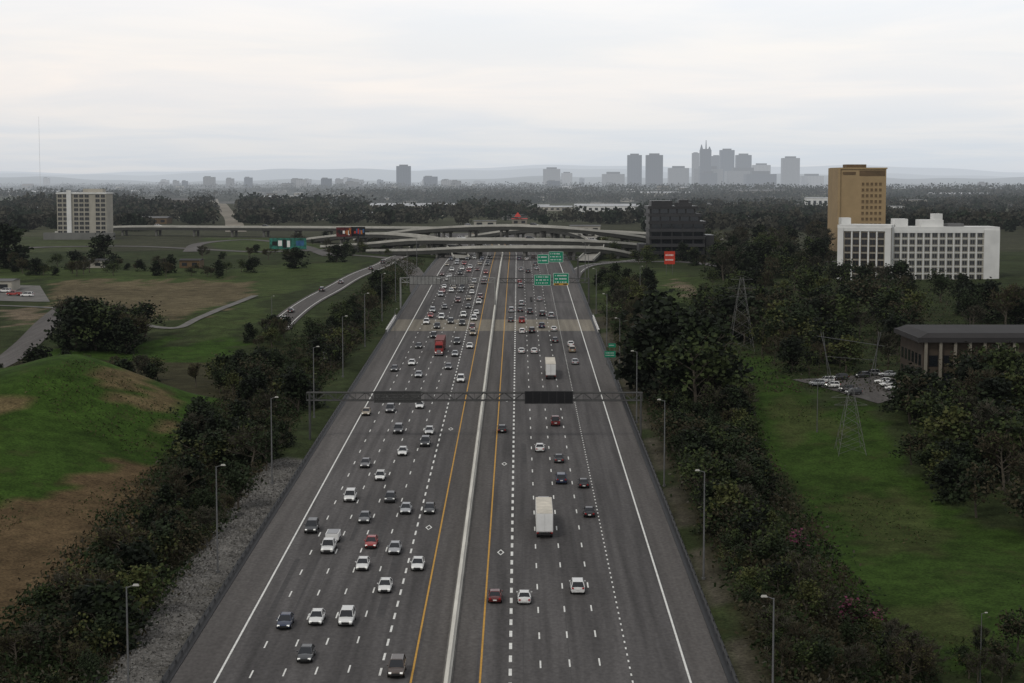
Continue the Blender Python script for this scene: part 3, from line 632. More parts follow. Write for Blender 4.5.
sign('black electronic message board on the near gantry over the right lanes', (549-518)/s_, 368, 8.7, 9.8, 2.5, M_['black'], name='message_board')
sign('dark grey slatted back of a wide sign on the near gantry over the oncoming lanes', (397-518)/s_, 368, 8.8, 9.6, 2.3, M_['sback'], True)
s_ = 1800/640
sign('grey sign back on the far gantry, left one over the oncoming lanes', (425-518)/s_, 640, 9.8, 11, 3.0, M_['gst2'], True)
sign('grey sign back on the far gantry, right one over the oncoming lanes', (458-518)/s_, 640, 9.8, 7, 2.8, M_['gst2'], True)
s_ = 1800/655
sign('wide green road sign, left of the nearer pair', (542.5-518)/s_, 655, 8.6, 6.2, 4.0, M_['green'], legend=3)
sign('green road sign with yellow strip below, right of the nearer pair', (561-518)/s_, 655, 9.0, 5.8, 4.4, M_['green'], legend=3)
t = thing('exit_only_strip', 'yellow strip along the bottom of the right green sign', 'sign', ((561-518)/s_, 655-1.02, float(zr(655))+7.1)); m = MB(); m.box(0, 0, 0, 5.2, .06, .7); m.build('panel', M_['ypaint'], t); m = MB(); m.box(-1.5, -.05, 0, 1.4, .02, .35); m.box(1.5, -.05, 0, 1.4, .02, .35); m.build('legend', M_['black'], t)
s_ = 1800/765
sign('small distant green sign, left of the farther pair', (543-518)/s_, 765, 8.3, 4.8, 4.0, M_['green'], legend=2)
sign('small distant green sign, right of the farther pair', (556-518)/s_, 765, 9.2, 6.2, 4.6, M_['green'], legend=3)
def post_sign(label, px, py_base, w, hh, zc, face, legend, posts=2, name='roadside_sign'):
    x, y = G(px, py_base); z = float(h(x, y)); t = thing(name, label, 'sign', (x, y, z))
    m = MB(); m.box(0, 0, zc, w, .12, hh); m.build('panel', face, t)
    for a in ([-w*.3, w*.3] if posts == 2 else [0]): m = MB(); m.tube((a, .15, -.3), (a, .15, zc+hh*.4), .07 if posts == 2 else .3); m.build('post', M_['steel'], t)
    if legend:
        m = MB(); rr = random.Random(int(px))
        for r_ in range(legend):
            z_ = zc+hh/2-(r_+.8)*hh/(legend+.7); x_ = -w*.36
            while x_ < w*.33: q = rr.uniform(.04, .08)*w; m.box(x_, -.08, z_, q, .03, hh/(legend+1)*.35); x_ += q+w*.05
        m.build('legend', M_['white'], t)
    return t
post_sign('small green roadside sign on the right verge beyond the near gantry', 610, 366, 3.0, 1.7, 3.2, M_['green'], 2)
post_sign('green exit sign low on the right verge near the bridge deck', 612, 356, 2, 1.1, 3, M_['green'], 1)
M_['red'] = mat('red sign face', (.45, .04, .02), .5, .1, .4); M_['teal'] = mat('teal poster', (.02, .12, .09), .5, .8, .5); M_['dred'] = mat('dark red poster', (.08, .01, .012), .5, .8, .5)
M_['org'] = mat('orange poster', (.35, .12, .03), .5, .4, .5); M_['blu'] = mat('blue poster', (.03, .10, .22), .5, .4, .5)
post_sign('tall red and white sign board in front of the dark office block', 669.5, 275, 4.6, 5.6, 7.5, M_['red'], 2, 2, 'sign_board')
def billboard(label, px, py, Y, w, hh, face, cols):
    x, _, z = AT(px, py, Y); g = float(h(x, Y)); t = thing('billboard', label, 'billboard', (x, Y, g))
    m = MB(); m.box(0, 0, z-g, w, .4, hh); m.build('face', face, t)
    rr = random.Random(int(px)); xx = -w*.44
    while xx < w*.4:
        pw = rr.uniform(.08, .17)*w; ph = hh*rr.uniform(.25, .75); m = MB(); m.box(min(xx+pw/2, w*.45-pw/2), -.23, z-g+rr.uniform(-.1, .1)*hh, pw*.85, .04, ph); m.build('poster', M_[rr.choice(cols)], t); xx += pw
    m = MB(); m.tube((0, .5, -.5), (0, .5, z-g), .5, .5, 8); m.build('post', M_['darksteel'], t)
    m = MB(); m.box(0, -.5, z-g-hh/2-.15, w, 1.0, .1); m.build('catwalk', M_['darksteel'], t)
billboard('dark teal and white billboard left of the interchange', 288, 243.5, 930, 19, 5.6, M_['teal'], ['white', 'blu', 'teal', 'black', 'white'])
billboard('dark red billboard pair, left board above the side road', 344, 232, 1000, 8.5, 5.2, M_['dred'], ['org', 'red', 'black', 'white'])
billboard('dark red billboard pair, right board above the side road', 358, 231.5, 1003, 8, 5.2, M_['black'], ['red', 'blu', 'black', 'org'])
post_sign('pale equipment board beside the left verge below the side road', 333, 366, 5.5, 2.0, 3.0, M_['ebox'], 0)
# ------------------------------------------------------------ lattice towers
def pylon(label, px, py, H, w=5):
    x, y = G(px, py); t = thing('lattice_pylon', label, 'pylon', (x, y, float(h(x, y)))); P = M_['pyl']
    for sx in (-1, 1):
        for sy in (-1, 1): m = MB(); m.tube((sx*w/2, sy*w/2, -.5), (sx*.4, sy*.4, H), .06, .05, 4); m.build('leg', P, t)
    m = MB(); n = 7
    for k in range(n):
        a = 1-k/n; b_ = 1-(k+1)/n; wa = .4+(w/2-.4)*a; wb = .4+(w/2-.4)*b_; z0, z1 = H*k/n, H*(k+1)/n
        for s1 in (-1, 1):
            m.tube((-wa, s1*wa, z0), (wb, s1*wb, z1), .028, .028, 4); m.tube((wa, s1*wa, z0), (-wb, s1*wb, z1), .028, .028, 4)
            m.tube((s1*wa, -wa, z0), (s1*wb, wb, z1), .028, .028, 4)
    m.build('bracing', P, t)
    for k, ww in ((H*.97, 3.2), (H*.85, 4.2), (H*.73, 3.6)):
        m = MB(); m.tube((-ww, 0, k), (ww, 0, k), .05, .05, 4); m.tube((-ww, 0, k), (0, 0, k+1.2), .03, .03, 4); m.tube((ww, 0, k), (0, 0, k+1.2), .03, .03, 4); m.build('crossarm', P, t)
pylon('lattice pylon standing in the green field at right', 850, 452, 14, 6)
pylon('lattice pylon among brown trees in front of the hotel', 741, 350, 21, 7)
x, y = G(850, 384); t = thing('power_line_frame', 'wide splayed pale power line frame beside the small parking lot', 'pylon', (x, y, float(h(x, y))))
for a, b_ in ((-3.5, -7.5), (-5.0, -7.5), (7.5, 3.8), (7.5, 6.2)):
    pass
for x0_, x1_ in ((-4.2, -7.6), (-5.2, -7.0), (4.6, 7.6), (6.0, 7.0)):
    m = MB(); m.tube((x0_, 0, -.5), (x1_, 0, 13.2), .11, .08, 5); m.build('leg', M_['steel'], t)
m = MB(); m.tube((-8.6, 0, 12.2), (8.6, 0, 9.6), .07, .07, 4); m.build('crossarm', M_['steel'], t)
m = MB(); m.tube((-6.0, 0, 7), (6.8, 0, 6), .05, .05, 4); m.build('crossarm', M_['steel'], t)
t = thing('radio_mast', 'thin tall radio mast on the far left horizon', 'mast', (XA(43, 6000), 6000, float(h(XA(43, 6000), 6000))))
m = MB(); m.tube((0, 0, 0), (0, 0, 245), .7, .4, 4); m.build('mast', M_['conc'], t)
# ------------------------------------------------------------ buildings
M_['bwhite'] = mat('white stucco', (.62, .62, .60), .8, .12, .12); M_['bcream'] = mat('cream panel', (.34, .32, .27), .8, .15, .15); M_['btaupe'] = mat('taupe panel', (.20, .18, .145), .8, .2, .15)
M_['btan'] = mat('tan precast', (.33, .235, .125), .8, .12, .12); M_['btan2'] = mat('brown louvre', (.11, .070, .034), .7, .25, .2)
M_['bdark'] = mat('dark bronze cladding', (.016, .015, .016), .35, .2, .2, spec=.5); M_['bband'] = mat('grey spandrel', (.04, .04, .042), .6, .2, .2)
M_['bbrick'] = mat('brown brick', (.060, .046, .034), .9, .2, .4); M_['rdark'] = mat('dark roof membrane', (.030, .028, .028), .8, .2, .1)
M_['rgrey'] = mat('grey roof', (.12, .12, .12), .9, .2, .1); M_['wglass'] = mat('hotel window glass', (.018, .020, .023), .15, .3, .3, spec=.5)
M_['rwhite'] = mat('pale metal roof', (.42, .43, .44), .7, .2, .05); M_['tent'] = mat('red roof', (.4, .03, .02), .6, .1, .2)
M_['podium'] = mat('grey concrete podium', (.14, .14, .13), .9, .2, .1)
def block(t, name, x0, x1, y0, y1, z0, z1, mt): m = MB(); m.box((x0+x1)/2, (y0+y1)/2, (z0+z1)/2, x1-x0, y1-y0, z1-z0); return m.build(name, mt, t)
def winmesh(w, hh, fm, gm_):
    m = MB(); m.box(0, 0, 0, w, .12, hh, 1)
    for a in (-1, 1): m.box(a*(w/2+.05), -.03, 0, .1, .22, hh+.2, 0); m.box(0, -.03, a*(hh/2+.05), w, .22, .1, 0)
    m.box(0, -.04, 0, .06, .18, hh, 0)
    return m.mesh('window', [fm, gm_])
# white hotel
Y = 760; xl, xr_ = XA(838, Y), XA(997, Y); gz = float(h(xl, Y)); top = ZA(230, Y)-gz; W = xr_-xl
t = thing('hotel', 'long white hotel block with seven floors of windows at right', 'building', (xl, Y, gz))
cx0 = W*.29; TH = .32; ct, st_ = math.cos(TH), math.sin(TH)
block(t, 'wall', cx0, W, 0, 17, -2, top, M_['bcream'])
block(t, 'roof', cx0-.4, W+.4, -.4, 17.4, top, top+1.3, M_['bwhite'])
for a, b_ in ((W-6.2, W+.3), (cx0-.4, cx0+3.4)): block(t, 'end_wall', a, b_, -1.2, 0, -2, top+.0, M_['bwhite'])
block(t, 'top_band', cx0+3.4, W-6.2, -.6, 0, top-1.2, top, M_['bwhite'])
fh = (top-.8)/7; we = winmesh(1.9, 1.75, M_['bcream'], M_['wglass'])
s0, s1, nb = cx0+3.4, W-6.2, 12
for f_ in range(7):
    m = MB(); m.box((s0+s1)/2, -.10, f_*fh+.12, s1-s0, .16, .36); m.build('floor_band', M_['bwhite'], t)
    for k in range(nb): link('window', we, t, (s0+(k+.5)*(s1-s0)/nb, -.1, f_*fh+fh*.56))
for k in range(1, nb): q_ = s0+k*(s1-s0)/nb; block(t, 'pilaster', q_-.3, q_+.3, -.45, -.2, 0, top-1.2, M_['bwhite'])
# angled left wing of the hotel
WW = cx0/ct+1.2
def wing(o): o.rotation_euler = (0, 0, -TH); return o
def wpos(lx, ly, lz): return (lx*ct+ly*st_, -lx*st_+ly*ct+1.5, lz)
def wblock(nm, x0, x1, y0, y1, z0, z1, mt): m = MB(); m.box(0, 0, 0, x1-x0, y1-y0, z1-z0); o = wing(m.build(nm, mt, t)); o.location = wpos((x0+x1)/2, (y0+y1)/2, (z0+z1)/2)
wt_ = top+1.0
wblock('wing_wall', 0, WW, 0, 17, -2, wt_, M_['bcream']); wblock('wing_roof', -.4, WW+.4, -.4, 17.4, wt_, wt_+1.2, M_['bwhite'])
for a, b_ in ((-.2, 2.2), (WW-2.2, WW+.2)): wblock('wing_end_wall', a, b_, -1.1, 0, -2, wt_, M_['bwhite'])
wblock('wing_top_band', 2.2, WW-2.2, -.7, 0, wt_-1.4, wt_, M_['bwhite'])
ww = winmesh(2.3, 2.1, M_['btan2'], M_['wglass'])
for f_ in range(7):
    for k in range(5): o = wing(link('wing_window', ww, t)); o.location = wpos(2.2+(k+.5)*(WW-4.4)/5, -.1, f_*fh+fh*.56)
for k in range(1, 5): q_ = 2.2+k*(WW-4.4)/5; wblock('wing_pilaster', q_-.3, q_+.3, -.5, -.2, 0, wt_-1.4, M_['bwhite'])
block(t, 'raised_centre', W*.52, W*.66, 2, 13, top+1.3, top+4.2, M_['bwhite']); block(t, 'lift_tower', W*.60, W*.655, 2.5, 9, top+4.2, top+6.8, M_['bwhite'])
block(t, 'roof_plant', W*.36, W*.44, 3, 12, top+1.3, top+4.6, M_['bwhite'])
block(t, 'stair_head', W*.03, W*.09, 6, 13, top+2.2, top+5, M_['bwhite']); block(t, 'rooftop_penthouse', W*.70, W*.80, 5, 13, top+1.3, top+2.6, M_['rgrey'])
# tan tower
Y = 1000; xl, xr_ = XA(838, Y), XA(884, Y); gz = float(h(xl, Y)); top = ZA(169, Y)-gz; W = xr_-xl
t = thing('office_tower', 'tall tan office tower behind the white hotel', 'building', (xl, Y, gz))
block(t, 'wall', 0, W, 0, 30, -1, top, M_['btan']); block(t, 'roof', -.5, W+.5, -.5, 30.5, top, top+.8, M_['btan'])
fh = (top-7)/12
wv = winmesh(1.3, fh*.5, M_['btan'], M_['btan2'])
for f_ in range(12):
    for k in range(5): link('window', wv, t, (W*.50+k*2.4, -.06, f_*fh+fh*.6))
block(t, 'dark_top', W*.42, W-.6, -.14, 0, top-3.8, top-.8, M_['btan2']); block(t, 'dark_top', W*.06, W*.34, -.14, 0, top-3.2, top-1.6, M_['btan2'])
block(t, 'penthouse', 5, 16, 8, 20, top+.8, top+2.6, M_['btan2']); block(t, 'side_pier', -1.2, 0, -1.2, 31, -1, top+.6, M_['btan'])
# dark stepped office
Y = 905; xl, xr_ = XA(649, Y), XA(704, Y); gz = float(h(xl, Y)); top = ZA(206, Y)-gz; W = xr_-xl
t = thing('dark_office', 'dark glass office block with stepped floors right of the overpass', 'building', (xl, Y, gz))
n = 7; fh = top/n
for f_ in range(n):
    e = [0, .2, .4, .6, .9, 1.2, 1.5][f_]*.7; x1_ = W-(2.4*(f_-4) if f_ > 4 else 0)
    block(t, 'wall', 0, x1_, 0, 24, f_*fh-(1 if f_ == 0 else 0), f_*fh+fh*.62, M_['bdark'])
    block(t, 'floor_band', -e, x1_+e, -1.2-e, 24+e, f_*fh+fh*.62, (f_+1)*fh, M_['bband'] if f_ % 2 else M_['bdark'])
    for k in range(5): block(t, 'window', 1+k*(x1_-1)/5, (k+1)*(x1_-1)/5+.2, -.1, 0, f_*fh+.2, f_*fh+fh*.6, M_['glass'])
block(t, 'roof', 1, W*.42, 2, 20, top, top+2.6, M_['bdark']); block(t, 'roof', W*.5, W*.78, 3, 18, top, top+1.6, M_['bband']); block(t, 'roof_plant', W*.55, W*.72, 6, 14, top+1.6, top+3.0, M_['bdark']); block(t, 'terrace', W+1, W+5, 2, 20, -1, top*.45, M_['bdark']); block(t, 'terrace', -5, -1, 2, 20, -1, top*.28, M_['bband'])
# left white tower
Y = 1200; xl, xr_ = XA(59, Y), XA(108, Y); gz = float(h(xl, Y)); top = ZA(194, Y)-gz; W = xr_-xl
t = thing('apartment_tower', 'pale ten storey tower block at far left with dark window columns', 'building', (xl, Y, gz))
block(t, 'wall', 0, W, 0, 20, -1, top, M_['bcream']); block(t, 'roof', -.4, W+.4, -.4, 20.4, top, top+1, M_['bwhite'])
fh = top/10; we = winmesh(2.7, 2.0, M_['bcream'], M_['wglass'])
for f_ in range(10):
    for k in range(9):
        if k not in (2, 6): link('window', we, t, (2+k*(W-4)/8, -.1, f_*fh+fh*.55))
block(t, 'stair_tower', W*.25-1.5, W*.25+1.5, -1.2, 0, -1, top+2.5, M_['bwhite']); block(t, 'rooftop_penthouse', W*.5, W*.9, 5, 14, top+1, top+3.4, M_['bcream']); block(t, 'podium', -8, W+6, -6, -1.3, -1, 4.5, M_['podium'])
# brown roof building at right edge
x0, y0 = XA(924, 440), 440; gz = float(h(x0+15, 445))-.3
t = thing('flat_roofed_building', 'low brown building with a dark overhanging roof at the right edge', 'building', (x0, y0, gz), .0)
top = ZA(337, 440)-gz; W = 42
block(t, 'wall', 0, W, 0, 26, -3, top-1.2, M_['bbrick'])
m = MB(); m.box(W/2, 13, top-.6, W+3, 29, 1.2); m.box(W/2, 13, top+.5, W+2, 28, 1.0, tp=.9); m.build('roof', M_['rdark'], t)
for f_ in range(2):
    for k in range(11): block(t, 'window', 1.5+k*3.6, 3.7+k*3.6, -.12, 0, 1.5+f_*4.4, 4.2+f_*4.4, M_['glass'])
    for k in range(6): block(t, 'side_window', -.12, 0, 2+k*4, 4.2+k*4, 1.5+f_*4.4, 4.2+f_*4.4, M_['glass'])
for k in range(12): block(t, 'column', .2+k*3.6, .9+k*3.6, -1.1, -.5, -3, top-1.2, M_['btaupe'])
# low warehouses
def shed(label, pl, pr, pt, pb, wm, rm, depth=None, group=None, storeys=1, name='warehouse', cat_='building'):
    x, Y = G((pl+pr)/2, pb); xl = XA(pl, Y); xr_ = XA(pr, Y); gz = float(h(x, Y)); W = xr_-xl; top = max(3.5, ZA(pt, Y)-gz); D = depth or max(12, min(W*.6, 60))
    t = thing(name, label, cat_, (xl, Y, gz), 0, group); block(t, 'wall', 0, W, 0, D, -4, top, wm)
    m = MB(); m.add([(-.5, -.5, top), (W+.5, -.5, top), (W+.5, D+.5, top), (-.5, D+.5, top), (-.5, D/2, top+D*.05), (W+.5, D/2, top+D*.05)], [(0, 1, 5, 4), (4, 5, 2, 3), (0, 4, 3), (1, 2, 5), (0, 3, 2, 1)]); m.build('roof', rm, t)
    nw = max(2, min(14, int(W/7)))
    for s_i in range(storeys):
        for k in range(nw): block(t, 'window', W*(k+.25)/nw, W*(k+.75)/nw, -.15, 0, top*(s_i+.3)/storeys, top*(s_i+.7)/storeys, M_['wglass'])
    return t
SH = [('long pale roofed warehouse beyond the interchange, left of centre', 370, 454, 206, 210, 'bcream', 'rwhite'), ('long white warehouse right of centre below the skyline', 575, 641, 206, 212, 'bwhite', 'rwhite'), ('pale warehouse joined left of the long white one', 532, 572, 207, 211, 'bcream', 'rwhite'), ('grey shed left of the dark red billboards', 310, 336, 213, 220, 'bcream', 'rgrey'), ('low pale building at the far left edge', 8, 60, 192, 196, 'bcream', 'rwhite'), ('pale hall on the far plain above the side road', 243, 284, 197, 200, 'bcream', 'rwhite'), ('white block just left of the tan tower', 805, 827, 198, 207, 'bwhite', 'rwhite'), ('small white block right of the tan tower', 888, 905, 206, 213, 'bwhite', 'rgrey'), ('grey factory hall on the far left plain', 140, 190, 200, 204, 'btaupe', 'rgrey'), ('low brown building near the left tower block', 120, 168, 218, 224, 'btan2', 'rgrey'), ('bright roofed hall beneath the twin towers of the skyline', 640, 690, 193, 197, 'bcream', 'rwhite'), ('wide hall below the skyline, right of centre', 730, 790, 191, 195, 'btaupe', 'rgrey'), ('pale roofed shed far right beyond the hotel', 930, 990, 194, 198, 'btaupe', 'rwhite'), ('grey shed far right behind the hotel roof', 900, 925, 200, 206, 'bcream', 'rgrey'), ('white farm shed at the left edge beside the yard', -20, 12, 281, 292, 'bcream', 'rgrey'), ('small office at the interchange, left of the dark tower', 570, 600, 226, 233, 'bcream', 'rgrey'), ('low hall beside the far pale road', 246, 300, 209, 213, 'btaupe', 'rgrey'), ('brick house by the left fields', 180, 200, 262, 268, 'btan2', 'rdark'), ('pale house by the left hedge', 82, 104, 262, 268, 'bcream', 'rdark'), ('pale roofed depot in the woods left of centre', 338, 372, 213, 219, 'bcream', 'rwhite'), ('low white works in the woods, left part', 150, 215, 207, 210, 'btaupe', 'rgrey'), ('low white works in the woods, far right part', 700, 760, 205, 209, 'bcream', 'rgrey'), ('pale store behind the middle flyover', 474, 496, 221, 226, 'bcream', 'rgrey')]
for a in SH: shed(a[0], a[1], a[2], a[3], a[4], M_[a[5]], M_[a[6]])
t = shed('store with a bright red roof just above the overpass', 512, 527, 219, 225, M_['btaupe'], M_['tent'], 12, None, 1, 'store')
m = MB(); m.box(5, 5, 9, 6, 8, 4, tp=.05); m.build('red_gable', M_['tent'], t)
cnt = 0
while cnt < 95:
    px = R.uniform(0, 1020); pb = 188+34*R.random()**1.3; wpx = R.uniform(5, 20)*(.6+.5*(pb-188)/34)
    if 205 < px < 245 or 815 < px < 1000 or 55 < px < 112 or (640 < px < 712 and pb > 197): continue
    hp = R.uniform(1.6, 4.5); q = R.choice([('bwhite', 'rgrey'), ('bcream', 'rgrey'), ('btaupe', 'rdark'), ('btan2', 'rgrey'), ('bcream', 'rwhite'), ('podium', 'rdark')])
    x, Y = G(px, pb); W = wpx*Y/1800; top = max(4.5, min(26, hp*Y/1800)); D = max(10, W*R.uniform(.4, .9))
    t = thing('low_building', 'small low building scattered among the tree bands of the far plain', 'building', (x, Y, float(h(x, Y))), R.uniform(-.5, .5), 'low buildings on the far plain')
    block(t, 'wall', 0, W, 0, D, -4, top, M_[q[0]]); m = MB(); m.add([(-.5, -.5, top), (W+.5, -.5, top), (W+.5, D+.5, top), (-.5, D+.5, top), (-.5, D/2, top+D*.08), (W+.5, D/2, top+D*.08)], [(0, 1, 5, 4), (4, 5, 2, 3), (0, 4, 3), (1, 2, 5), (0, 3, 2, 1)]); m.build('roof', M_[q[1]], t)
    block(t, 'window_band', W*.1, W*.9, -.2, 0, top*.4, top*.65, M_['wglass']); cnt += 1
# skyline
def tower(label, pl, pr, pt, Y, mt, parts=None):
    xl, xr_ = XA(pl, Y), XA(pr, Y); gz = float(h(xl, Y)); top = ZA(pt, Y)-gz; W = xr_-xl
    t = thing('skyscraper', label, 'skyscraper', (xl, Y, gz), 0, 'downtown skyline'); block(t, 'wall', 0, W, 0, W*.8, -5, top, mt); block(t, 'roof_plant', W*.2, W*.8, W*.2, W*.6, top, top+W*.1, M_['bband'])
    for (n_, a, b_, z0, z1) in (parts or []):
        m = MB(); m.box(W*(a+b_)/2, W*.4, top+(z0+z1)/2, W*(b_-a), W*.3, z1-z0, tp=.2); m.build(n_, mt, t)
    return t, W, top
g1 = grid_mat('glass tower facade', (.06, .075, .10), (.015, .022, .035), 6, 4.2, .75, .7); g2 = grid_mat('stone tower facade', (.17, .165, .16), (.04, .05, .06), 5, 4, .55, .5); g3 = grid_mat('dark tower facade', (.04, .045, .06), (.015, .02, .03), 7, 4, .7, .6); g4 = grid_mat('pale tower facade', (.30, .295, .29), (.09, .10, .11), 6, 4, .5, .5)
SK = [('left slab of the pair of matching skyline towers', 627, 641, 155, 7000, g1), ('right slab of the pair of matching skyline towers', 645.5, 662, 155, 6900, g3), ('low wide block between the pair and the main cluster', 668, 688, 168, 7400, g2), ('first tall tower at the left of the main cluster', 691, 698, 153, 7700, g2), ('mid height tower just right of the spired one', 710.5, 719.5, 156, 7800, g3), ('broad blue glass tower in the middle of the cluster', 719, 733, 150, 7500, g1), ('square dark tower at the right of the cluster', 735, 750, 155, 7600, g3), ('pale low tower right of the cluster', 752, 769, 165, 7900, g4), ('separate pale tower far right of the skyline', 781, 798, 158, 7600, g2), ('short block at the foot of the main cluster', 693, 722, 169, 7300, g2), ('brown block below the square dark tower', 726, 760, 171, 7350, g2), ('lone dark slab left of centre on the horizon', 397, 411, 166, 6600, g1), ('wide pale block left of the pair of towers', 543, 560, 169, 7600, g2), ('low block beside the wide pale block', 561, 572, 173, 7700, g4), ('low block just left of the pair of towers', 602, 624, 174, 7500, g2), ('low pale block right of the separate tower', 800, 822, 176, 7700, g4), ('low dark block in front of the skyline cluster', 699, 716, 173, 7100, g3), ('low dark block at the right foot of the cluster', 745, 775, 174, 7200, g3)]
for a in SK: tower(*a)
t, W, top = tower('spired skyscraper with corner peaks, tallest of the skyline', 699, 710, 150, 7250, g3, [('peak', 0, .28, 0, 22), ('peak', .72, 1.0, 0, 14)])
m = MB(); m.tube((W*.55, W*.4, top), (W*.55, W*.4, top+40), 3.4, 1.2, 5); m.build('spire', M_['bdark'], t)
for k in range(36):
    px = R.choice([R.uniform(5, 260), R.uniform(420, 620), R.uniform(280, 380), R.uniform(800, 1020)]); w = R.uniform(4, 15); Y = R.uniform(5800, 8600); pt = R.uniform(176.5, 183)
    xl = XA(px, Y); gz = float(h(xl, Y)); top = max(8, ZA(pt, Y)-gz); W = w*Y/1800
    t = thing('distant_building', 'small hazy pale block on the far plain below the horizon', 'building', (xl, Y, gz), 0, 'small far buildings on the plain'); block(t, 'wall', 0, W, 0, W*.7, -5, top, R.choice([g2, g4, g2, g1])); block(t, 'roof', W*.1, W*.6, W*.1, W*.5, top, top+3, M_['rgrey'])
# ------------------------------------------------------------ hills
def ridge(Y, zfun, name='hills'):
    X = np.linspace(-Y*.45, Y*.45, 160); rows = []
    for k, f_ in ((0, 0), (.35, .7), (.6, 1), (1, .6), (1.6, 0)):
        rows.append([(x, Y+k*1500, 20+zfun(x)*f_) for x in X])
    m = MB(); n = len(X); m.add([p for r_ in rows for p in r_], [(i*n+j, i*n+j+1, (i+1)*n+j+1, (i+1)*n+j) for i in range(len(rows)-1) for j in range(n-1)])
    structure(m.build(name, M_['hill'], None, True))
ridge(9800, lambda x: 42+16*math.sin(x*.0011)+9*math.sin(x*.0042+1)+4*math.sin(x*.013))
ridge(13500, lambda x: 90+26*math.sin(x*.0008+2)+12*math.sin(x*.0027)+5*math.sin(x*.009))
ridge(17500, lambda x: 135+32*math.sin(x*.0006+.5)+18*math.sin(x*.0019+1)+6*math.sin(x*.006))
# ------------------------------------------------------------ trees
def tree_variant(kind):
    H = 10.0; tr = MB(); tips = []
    ht = {'bare': .25, 'bud': .2, 'ever': .12, 'pink': .2}[kind]*H
    p = Vector((0, 0, -.5)); pts = [p]
    for k in range(4): p = p+Vector((R.uniform(-.35, .35), R.uniform(-.35, .35), (H*.85+.5)/4)); pts.append(p)
    for k in range(4): tr.tube(pts[k], pts[k+1], .22*(1-k*.22), .22*(1-(k+1)*.22), 6)
    nb_ = {'bare': 16, 'bud': 15, 'ever': 10, 'pink': 10}[kind]
    for k in range(nb_):
        z = ht+(H*.8-ht)*k/nb_; i = min(3, int((z+.5)/((H*.85+.5)/4))); q = pts[i].lerp(pts[i+1], ((z+.5)/((H*.85+.5)/4))-i); a = R.uniform(0, 2*PI); L = (H-z)*R.uniform(.25, .55)+.8
        d = Vector((math.cos(a), math.sin(a), R.uniform(.4, 1.3))).normalized(); e = q+d*L; tr.tube(q, e, .08, .03, 4); tips.append((q, e, d))
        for j in range(4 if kind == 'bare' else 2):
            s0 = q.lerp(e, R.uniform(.3, .8)); d2 = (d+Vector((R.uniform(-.8, .8), R.uniform(-.8, .8), R.uniform(-.2, .7)))).normalized(); e2 = s0+d2*L*R.uniform(.4, .7); tr.tube(s0, e2, .04, .015, 3); tips.append((s0, e2, d2))
    cs, sz, dr = [], [], []
    if kind == 'bare':
        for q, e, d in tips:
            for _ in range(15):
                c = q.lerp(e, R.uniform(.3, 1.2)); dd = (d+Vector((R.uniform(-1, 1), R.uniform(-1, 1), R.uniform(-.3, .9)))).normalized(); cs.append(c+dd*.45); sz.append(R.uniform(.7, 1.5)); dr.append(dd)
        Q1 = leafquads(np.array(cs), np.array(sz), .075, np.array([tuple(d) for d in dr])); n1 = len(Q1)
        c2 = np.array(cs)[NR.integers(0, n1, 420)]+NR.normal(size=(420, 3))*.35; Q2 = leafquads(c2, NR.uniform(.14, .32, 420))
        return tr, np.concatenate([Q1, Q2]), np.concatenate([(NR.random(n1) > .6).astype(int), np.full(420, 2)])
    ncl = {'bud': 34, 'ever': 46, 'pink': 22}[kind]; allc = []; am = []; asz = []
    for k in range(ncl):
        if kind == 'ever':
            z = R.uniform(.08, 1)*H; rr = (1-(z/H))**.5*H*.34+.3; a = R.uniform(0, 2*PI); r0 = rr*R.uniform(.2, 1.1); c = (r0*math.cos(a), r0*math.sin(a), z); nl = 38; sg = R.uniform(.4, .85)
        else:
            q, e, d = R.choice(tips); c = tuple(q.lerp(e, R.uniform(.2, 1.2))); nl = 30; sg = R.uniform(.35, 1.0)
        pp = NR.normal(size=(nl, 3))*sg+np.array(c); allc.append(pp); am.append(np.full(nl, int(R.random() < .38))); asz.append(NR.uniform(.22, .55, nl)*(1.0 if kind != 'ever' else 1.25))
    cc = np.concatenate(allc); cc[:, 2] = np.maximum(cc[:, 2], .3+NR.random(len(cc))*.5)
    return tr, leafquads(cc, np.concatenate(asz)), np.concatenate(am)
TMV = {'bare': [['twig', 'twig2', 'bud2'], ['twig', 'twig3', 'bud'], ['twig2', 'twig', 'bud'], ['twig3', 'twig', 'bud2'], ['twig', 'twig2', 'bud3'], ['twig', 'twig3', 'bud2']], 'bud': [['bud2', 'bud'], ['bud2', 'bud3'], ['ever', 'bud'], ['bud', 'bud2'], ['bud', 'bud3'], ['bud2', 'scrub'], ['ever2', 'bud2']], 'ever': [['ever', 'ever2']]*3+[['ever', 'bud2']], 'pink': [['pink', 'twig2']]}
TV = {}
for k in ('bare', 'bud', 'ever', 'pink'):
    TV[k] = []
    for ms in TMV[k]:
        tr, Q, mi = tree_variant(k); TV[k].append((tr.mesh('trunk', [M_['bark']]), fastquads('crown', Q, mi, [M_[q] for q in ms])))
TN = {'bare': ('bare_tree', 'leafless brown tree'), 'bud': ('budding_tree', 'olive green tree just coming into leaf'), 'ever': ('evergreen_tree', 'dense dark evergreen tree'), 'pink': ('blossom_tree', 'small pinkish blossoming tree')}
def tree(kind, x, y, H, where, group, wide=1.0, label=None):
    t = thing(TN[kind][0], label or (TN[kind][1]+' '+where), 'tree', (x, y, float(h(x, y))-.2), R.uniform(0, 6.28), group)
    s1 = H/10; t.scale = (s1*wide*R.uniform(.8, 1.25), s1*wide*R.uniform(.8, 1.25), s1); a, b_ = R.choice(TV[kind]); link('trunk', a, t); link('crown', b_, t)
